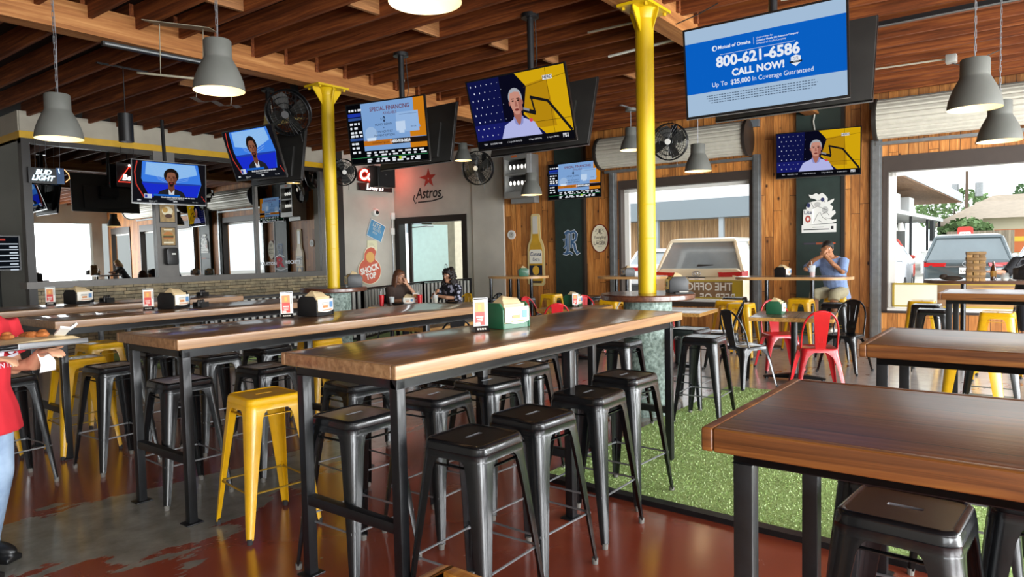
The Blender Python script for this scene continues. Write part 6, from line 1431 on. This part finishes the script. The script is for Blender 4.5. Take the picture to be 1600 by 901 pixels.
GLS = pbr('car_glass', '8d9aa0', .08, coat=1, var=.25, scale=1.2); GLL = pbr('car_glass_light', '8fa0a6', .08, coat=1); TYR = pbr('tyre', '2c2c2e', .8); RIM = pbr('rim', '9a9da0', .3, .8); TLR = pbr('tail_light', 'a8141c', .2, coat=.5); DKP = pbr('dark_plastic', '2b2d2f', .6)  # pale window colour stands in for reflected sky
def car(x, y, rz, paint, label, L=4.8, W=1.9, H=1.75, plate=None, emblem=None, truck=False, z=-.02, glass=None):
    t = thing('car', label, 'car', (x, y, z), R(rz), 'cars parked outside'); w2 = W/2
    def sec(xx, z0, z1, hw, r=.14):
        p = rrect(2*hw, z1-z0, r, 4, 0, (z0+z1)/2); return [(xx, a, b_) for a, b_ in p]
    b = mb(paint); b.rings([sec(xx, z0, z1, hw) for xx, z0, z1, hw in ((0, .42, 1.0, w2-.12), (.04, .36, 1.12, w2-.05), (.3, .3, 1.17, w2), (L*.6, .3, 1.15, w2), (L-1.35, .3, 1.1, w2), (L-.35, .34, .95, w2-.04), (L-.06, .4, .82, w2-.1), (L, .46, .72, w2-.16))]); b.build('body_shell', t, smooth=45, bevel=0)
    rb_, rt, fb, ft = .1, .34, L-1.25, L-2.05; zb, zt, wb, wt_ = 1.1, H, w2-.06, w2-.28
    if truck: rb_, rt = 1.3, 1.45
    g = mb(glass or GLS); g.rings([[(rb_, -wb, zb), (rb_, wb, zb), (fb, wb, zb), (fb, -wb, zb)], [(rt, -wt_, zt-.05), (rt, wt_, zt-.05), (ft, wt_, zt-.05), (ft, -wt_, zt-.05)]]); g.build('windows', t, smooth=0)
    r_ = mb(paint); r_.rings([[(rt-.06, -wt_-.03, zt-.07), (rt-.06, wt_+.03, zt-.07), (ft+.08, wt_+.03, zt-.08), (ft+.08, -wt_-.03, zt-.08)], [(rt-.02, -wt_-.01, zt-.01), (rt-.02, wt_+.01, zt-.01), (ft, wt_, zt-.01), (ft, -wt_, zt-.01)], [(rt+.2, -wt_+.1, zt+.02), (rt+.2, wt_-.1, zt+.02), (ft-.3, wt_-.1, zt+.02), (ft-.3, -wt_+.1, zt+.02)]])
    for s in (-1, 1):
        for (xa, xb_) in ((rb_+.02, rt), (fb-.02, ft), (rb_+(fb-rb_)*.36, rt+(ft-rt)*.36+.05), (rb_+(fb-rb_)*.66, rt+(ft-rt)*.68)): r_.tube([(xa, s*(wb+.005), zb-.02), (xb_, s*(wt_+.012), zt-.06)], .045, 6)
    r_.build('roof', t, smooth=40)
    for (xx, s) in ((.85, -1), (.85, 1), (L-.95, -1), (L-.95, 1)):
        w_ = mb(TYR); w_.cyl((xx, s*(w2-.22), .35), (xx, s*(w2+.01), .35), .35, n=28); wo_ = w_.build('wheel', t, smooth=40); m_ = mb(RIM); m_.cyl((xx, s*(w2+.0), .35), (xx, s*(w2+.018), .35), .22, .2, 20); m_.build('rim', wo_)
    b = mb(DKP); b.rings([sec(xx, z0, z1, hw, .06) for xx, z0, z1, hw in ((-.05, .3, .56, w2-.14), (.0, .26, .6, w2-.06), (.3, .26, .5, w2+.005))]); b.build('bumper', t, smooth=40)
    for s in (-1, 1):
        l_ = mb(TLR); l_.rings([[(-.005, s*(w2-.52), 1.06), (-.005, s*(w2-.5), .96), (.3, s*(w2+.006), .98), (.3, s*(w2+.006), 1.08)], [(-.03, s*(w2-.5), 1.05), (-.03, s*(w2-.48), .97), (.02, s*(w2-.04), .96), (.02, s*(w2-.04), 1.07)]]) if not truck else l_.bx(-.01, .05, s*(w2-.2)-.06, s*(w2-.2)+.06, .7, .95); l_.build('tail_light', t)
        h_ = mb(WHITE); h_.sph((L-.16, s*(w2-.22), .74), (.1, .14, .08), 10, 6); h_.build('headlight', t); m2 = mb(paint); m2.sph((fb-.15, s*(w2+.1), 1.08), (.07, .1, .08), 10, 6); m2.build('mirror', t)
    if plate:
        P = Matrix(((0, 0, -1, -.012), (-1, 0, 0, 0), (0, 1, 0, .86), (0, 0, 0, 1)))
        p = mb(WHITE, P); p.bx(-.16, .16, -.08, .08, 0, .012); p.mat(pbr('plate_ink', '2a2c34', .6)); p.text(plate, .085, 0, -.01, .0125, sx=.78, bold=.002); p.text('TEXAS', .03, 0, .055, .0125); p.rect(-.16, .16, -.08, -.072, .0125); p.build('number_plate', t)
        p = mb(DKP, P); p.bx(-.18, .18, -.1, -.085, -.005, .012); p.bx(-.18, .18, .085, .1, -.005, .012); p.build('plate_frame', t)
        e = mb(RIM, Matrix(((0, 0, -1, -.01), (-1, 0, 0, 0), (0, 1, 0, 1.03), (0, 0, 0, 1))))
        def er(cx, cy, rx, ry): e.tube([(cx+rx*cos(2*pi*k/24), cy+ry*sin(2*pi*k/24), .02) for k in range(24)], .008, 6, closed=True)
        if emblem == 'rings': er(0, 0, .085, .055); er(0, .005, .03, .048); er(0, .025, .06, .025)
        else: er(0, 0, .09, .06); e.stroke([(-.03, .04), (-.02, -.03), (.07, -.025)], .016, .015, .012)
        e.build('emblem', t)
        wp = mb(DKP, Matrix(((0, 0, -1, .15), (-1, 0, 0, 0), (0, 1, 0, 1.2), (0, 0, 0, 1)))); wp.prism([(-.02, -.03), (.03, -.03), (.32, .0), (.32, .012), (.0, .02)], .06, .08); wp.build('wiper', t)
        st_ = mb(pbr('chrome_strip', 'c3c7ca', .2, .9)); st_.bx(-.02, .0, -.45, .45, .955, .97); st_.build('trim_strip', t)
    return t
CHAMP = pbr('paint_champagne', 'd6cfb4', .3, .1, coat=.8); PWH = pbr('paint_white', 'dfe3e4', .25, coat=.8); PTE = pbr('paint_slate', '3f4d52', .25, .3, coat=.8); PRD = pbr('paint_red', 'b0222c', .3, coat=.7)
car(13.55, 5.72, 3, CHAMP, 'pale champagne SUV parked with its back to the left-hand opening', plate='W9L-6391', emblem='rings')
car(17.6, 8.6, 5, PWH, 'white car beside the champagne SUV, seen left of its rear window', H=1.55)
car(20.3, 1.6, 2, PTE, 'dark slate SUV with a white roof line seen through the right-hand opening', plate='SLW-8140', emblem='l', glass=pbr('car_glass_dark', '56666c', .06, coat=1, var=.2, scale=1.2))
car(32.5, 6.2, 200, PRD, 'red pickup facing the building, seen left of the slate SUV', H=1.78, truck=False)
car(24.0, 4.2, 185, PWH, 'white car whose front corner shows at the left edge of the right-hand opening', H=1.5)
car(27.5, -.3, 4, PWH, 'white car beyond the slate SUV at the right', H=1.6)
# long building with the slatted timber wall
SLT = wood('slat_timber', '8a6743', 'b08a5f', 'd0ad80', 'Z', .6, 1.0, plank=.12, across='Y')
t = thing('timber_building', 'low building with a slatted timber wall and a grey roof band across the car park', 'building', (24, 10, -.02))
mb(SLT).bx(0, .3, -3.4, 14, 0, 2.6).build('slat_wall', t, smooth=0); mb(pbr('fascia_grey', '6f7a80', .5)).bx(-1.2, .2, -3.6, 14, 2.6, 3.25).build('roof_band', t, smooth=0); mb(pbr('panel_white', 'dfe3e2', .5)).bx(2.2, 2.5, -3.2, 14, 0, 5.2).build('upper_wall', t, smooth=0)
for y in (-3.3, -1.2, 1.2, 4.5, 8): mb(pbr('post_grey', '8f979b', .5)).bx(-1.1, -.95, y-.08, y+.08, 0, 2.6).build('post', t, smooth=0)
mb(pbr('pale_concrete', 'c9c3ac', .8)).bx(-4, -3.5, 1.4, 2.0, 0, 3.4).build('pier', t, smooth=0)
# two-storey building with the big canopy
t = thing('canopy_building', 'two-storey building with a deep canopy and a timber soffit seen through the right-hand opening', 'building', (34, 5.2, -.02))
mb(pbr('canopy_metal', 'aab2b6', .5, var=.05)).bx(0, 28, 0, 12, 4.66, 5.25).build('canopy_band', t, smooth=0); mb(wood('soffit_wood', '6a4a30', '8a6645', 'a8835c', 'X', .7, .5)).bx(.05, 27.9, .05, 12, 4.6, 4.66).build('soffit', t, smooth=0)
mb(pbr('siding_grey', '6d7374', .6, var=.06)).bx(0, 20, 2.6, 12, 0, 4.6).build('wall', t, smooth=0); mb(pbr('balcony_white', 'b9bdbd', .5)).bx(0, 18, .2, 2.6, 2.95, 3.14).build('balcony', t, smooth=0)
for x in (5, 9.5): mb(pbr('ac_white', 'd9dcdb', .5)).bx(x, x+1.6, .9, 1.5, 3.15, 4.15).build('air_conditioner', t, bevel=.03)
for x in (.5, 6, 12, 17.5): mb(DKP).bx(x, x+.12, .3, .42, 0, 2.95).build('post', t, smooth=0)
mb(DKP).bx(12.5, 13.3, .1, .3, 1.7, 2.9).build('dark_sign', t, smooth=0)
for x in (2, 4): mb(WHITE).cyl((x, .5, 2.2), (x, .5, 2.6), .2, .1, 10).build('lamp_shade', t)
b = mb(pbr('rail_white', 'd5d7d6', .5)); b.bx(4, 22, -.4, -.35, 1.15, 1.22); b.bx(4, 22, -.4, -.35, .15, .22)
for k in range(64): b.bx(4+k*.28, 4.06+k*.28, -.4, -.35, .2, 1.2)
b.build('front_railing', t, smooth=0)
t = thing('house', 'low house with a brown shingle roof beyond the cars', 'building', (62, 3, -.02))
mb(pbr('house_wall', 'a39a84', .7)).bx(0, 10, -16, 3.6, 0, 3).build('wall', t, smooth=0); RF = pbr('shingles', '857a6a', .85, var=.12, scale=3)
b = mb(RF); b.add([(-1, -17, 2.9), (-1, 4.2, 2.9), (11, 4.2, 2.9), (11, -17, 2.9), (5, -12, 5.3), (5, .6, 5.3)], [(0, 1, 5, 4), (2, 3, 4, 5), (1, 2, 5), (3, 0, 4), (0, 3, 2, 1)]); b.build('roof', t, smooth=0)
t = thing('garage', 'garage front painted with orange and yellow bands at the far right', 'building', (52, .1, -.02))
mb(pbr('garage_cream', 'c9c2a6', .7)).bx(0, 5, -10, 3.2, 0, 3.1).build('wall', t, smooth=0); b = mb(pbr('band_orange', 'c26a38', .6)); b.bx(-.03, 0, -10, 2.6, .95, 2.35); b.build('orange_band', t, smooth=0); mb(pbr('band_yellow', 'd9b63a', .6)).bx(-.05, -.03, -10, 2.6, 1.6, 1.9).build('yellow_band', t, smooth=0); mb(RF).add([(-.8, -11, 3.05), (-.8, 4, 3.05), (6, 4, 4.4), (6, -11, 4.4)], [(0, 1, 2, 3)]).build('roof', t, smooth=0)
b = mb(wood('fence_wood', '6d6150', '8f836f', 'a89d88', 'Z', .8, 1, plank=.14, across='Y')); b.bx(46, 46.1, 1.5, 4.6, -.14, 2.2); tag(b.build('timber_fence', smooth=0), 'weathered timber fence behind the parked cars', 'fence')
t = thing('beer_sign_board', 'red and white upright sign board on top of a far car roof line', 'sign', (34, 2.75, 1.9)); b = mb(pbr('board_red', 'c93a30', .5)); b.prism(rrect(.55, .62, .12), -.05, .05); b.mat(WHITE); b.prism(rrect(.4, .2, .05), .05, .06); b.mat(pbr('board_red', 'c93a30', .5)); b.text('BEER', .14, 0, 0, .062); b.M = Matrix(); b.build('panel', t, rot=(R(90), 0, R(-90))); mb(WHITE).bx(-.06, .06, -.25, .25, -.4, -.32).build('foot', t)
mb(DKP).bx(-.03, .03, -.03, .03, -2.04, -.4).build('post', t)
t = thing('utility_pole', 'utility pole with a transformer against the white sky', 'pole', (74, 5.9, -.02)); mb(pbr('pole_wood', '5a4a3c', .8)).cyl((0, 0, 0), (0, 0, 9.2), .16, .12, 10).build('mast', t); mb(pbr('pole_wood', '5a4a3c', .8)).bx(-.08, .08, -1.6, 1.6, 8.2, 8.35).build('crossarm', t)
for q in (-.9, .9): mb(GALV).cyl((0, q, 5.7), (0, q, 6.9), .3, n=14).build('transformer', t)
LF = [pbr('leaf_a', '5f7a4a', .8, var=.25, scale=3), pbr('leaf_b', '4a6640', .8, var=.25, scale=3), pbr('leaf_c', '8a9a6a', .8, var=.25, scale=3)]
def tree(x, y, h, r, m, label, n=900, bare=False):
    t = thing('tree', label, 'tree', (x, y, -.14), 0, 'trees beyond the car park'); rd = random.Random(int(x*7+y)); b = mb(pbr('bark', '4e4338', .9)); b.tube([(0, 0, 0), (.1, 0, h*.4), (0, .1, h*.75)], [.22, .16, .07], 8)
    for k in range(9):
        a = rd.uniform(0, 6.28); b.tube([(0, 0, h*.45+k*.06*h*.5), (r*.4*cos(a), r*.4*sin(a), h*.7), (r*.8*cos(a), r*.8*sin(a), h*(.75+rd.uniform(0, .2)))], [.07, .045, .015], 5)
    b.build('trunk', t); c = mb(m)
    for k in range(n):
        a = rd.uniform(0, 6.28); e = rd.uniform(-1, 1); q = rd.uniform(.55, 1)**.6; p = Vector((r*q*math.sqrt(1-e*e)*cos(a), r*q*math.sqrt(1-e*e)*sin(a), h*.72+h*.33*q*e)); s = rd.uniform(.12, .3)*(1 if not bare else .5)
        u = Vector((rd.uniform(-1, 1), rd.uniform(-1, 1), rd.uniform(-1, 1))).normalized()*s; v = Vector((rd.uniform(-1, 1), rd.uniform(-1, 1), rd.uniform(-1, 1))).normalized()*s; c.add([tuple(p-u), tuple(p+v), tuple(p+u), tuple(p-v)], [(0, 1, 2, 3)])
    c.build('crown', t, smooth=0); return t
tree(80, 14, 8.4, 4.2, LF[2], 'pale loose tree behind the canopy corner', 800, True); tree(82, -2, 8.0, 5.0, LF[1], 'full green tree at the far right beyond the roofs', 1600); tree(79, 7.2, 6.6, 3.4, LF[0], 'rounded green tree between the canopy and the utility pole', 1200); tree(50, 4.0, 3.0, 1.4, LF[0], 'low green shrub-like tree over the timber fence', 900); tree(30, -1.7, 7.0, 2.2, LF[2], 'thin twigs hanging into the top right of the opening', 300, True)
# patio side of the street, seen only mirrored in the bar window
car(1.5, -12.5, 175, PWH, 'white car parked beyond the open south side', H=1.6)
t = thing('patio_umbrella', 'closed red patio umbrella beyond the open south side', 'umbrella', (5.6, -9.5, -.02)); mb(GUN).cyl((0, 0, 0), (0, 0, 2.6), .025, n=10).build('pole', t); b = mb(REDS); b.lathe([(.26, .9), (.2, 1.5), (.1, 2.2), (.03, 2.6)], 14, cap0=True); b.build('canopy', t); b = mb(BLKM); b.lathe([(.3, 0), (.3, .06), (.04, .1)], 20, cap0=True); b.build('base', t)
t = thing('white_building', 'plain white building across from the open south side', 'building', (4, -24, -.02)); mb(pbr('render_white', 'cfd2d2', .7)).bx(-16, 20, -4, 0, 0, 5).build('wall', t, smooth=0); mb(pbr('brick_post', '7a4b3c', .8)).bx(-1, -.4, .0, .3, 0, 5).build('pier', t, smooth=0)
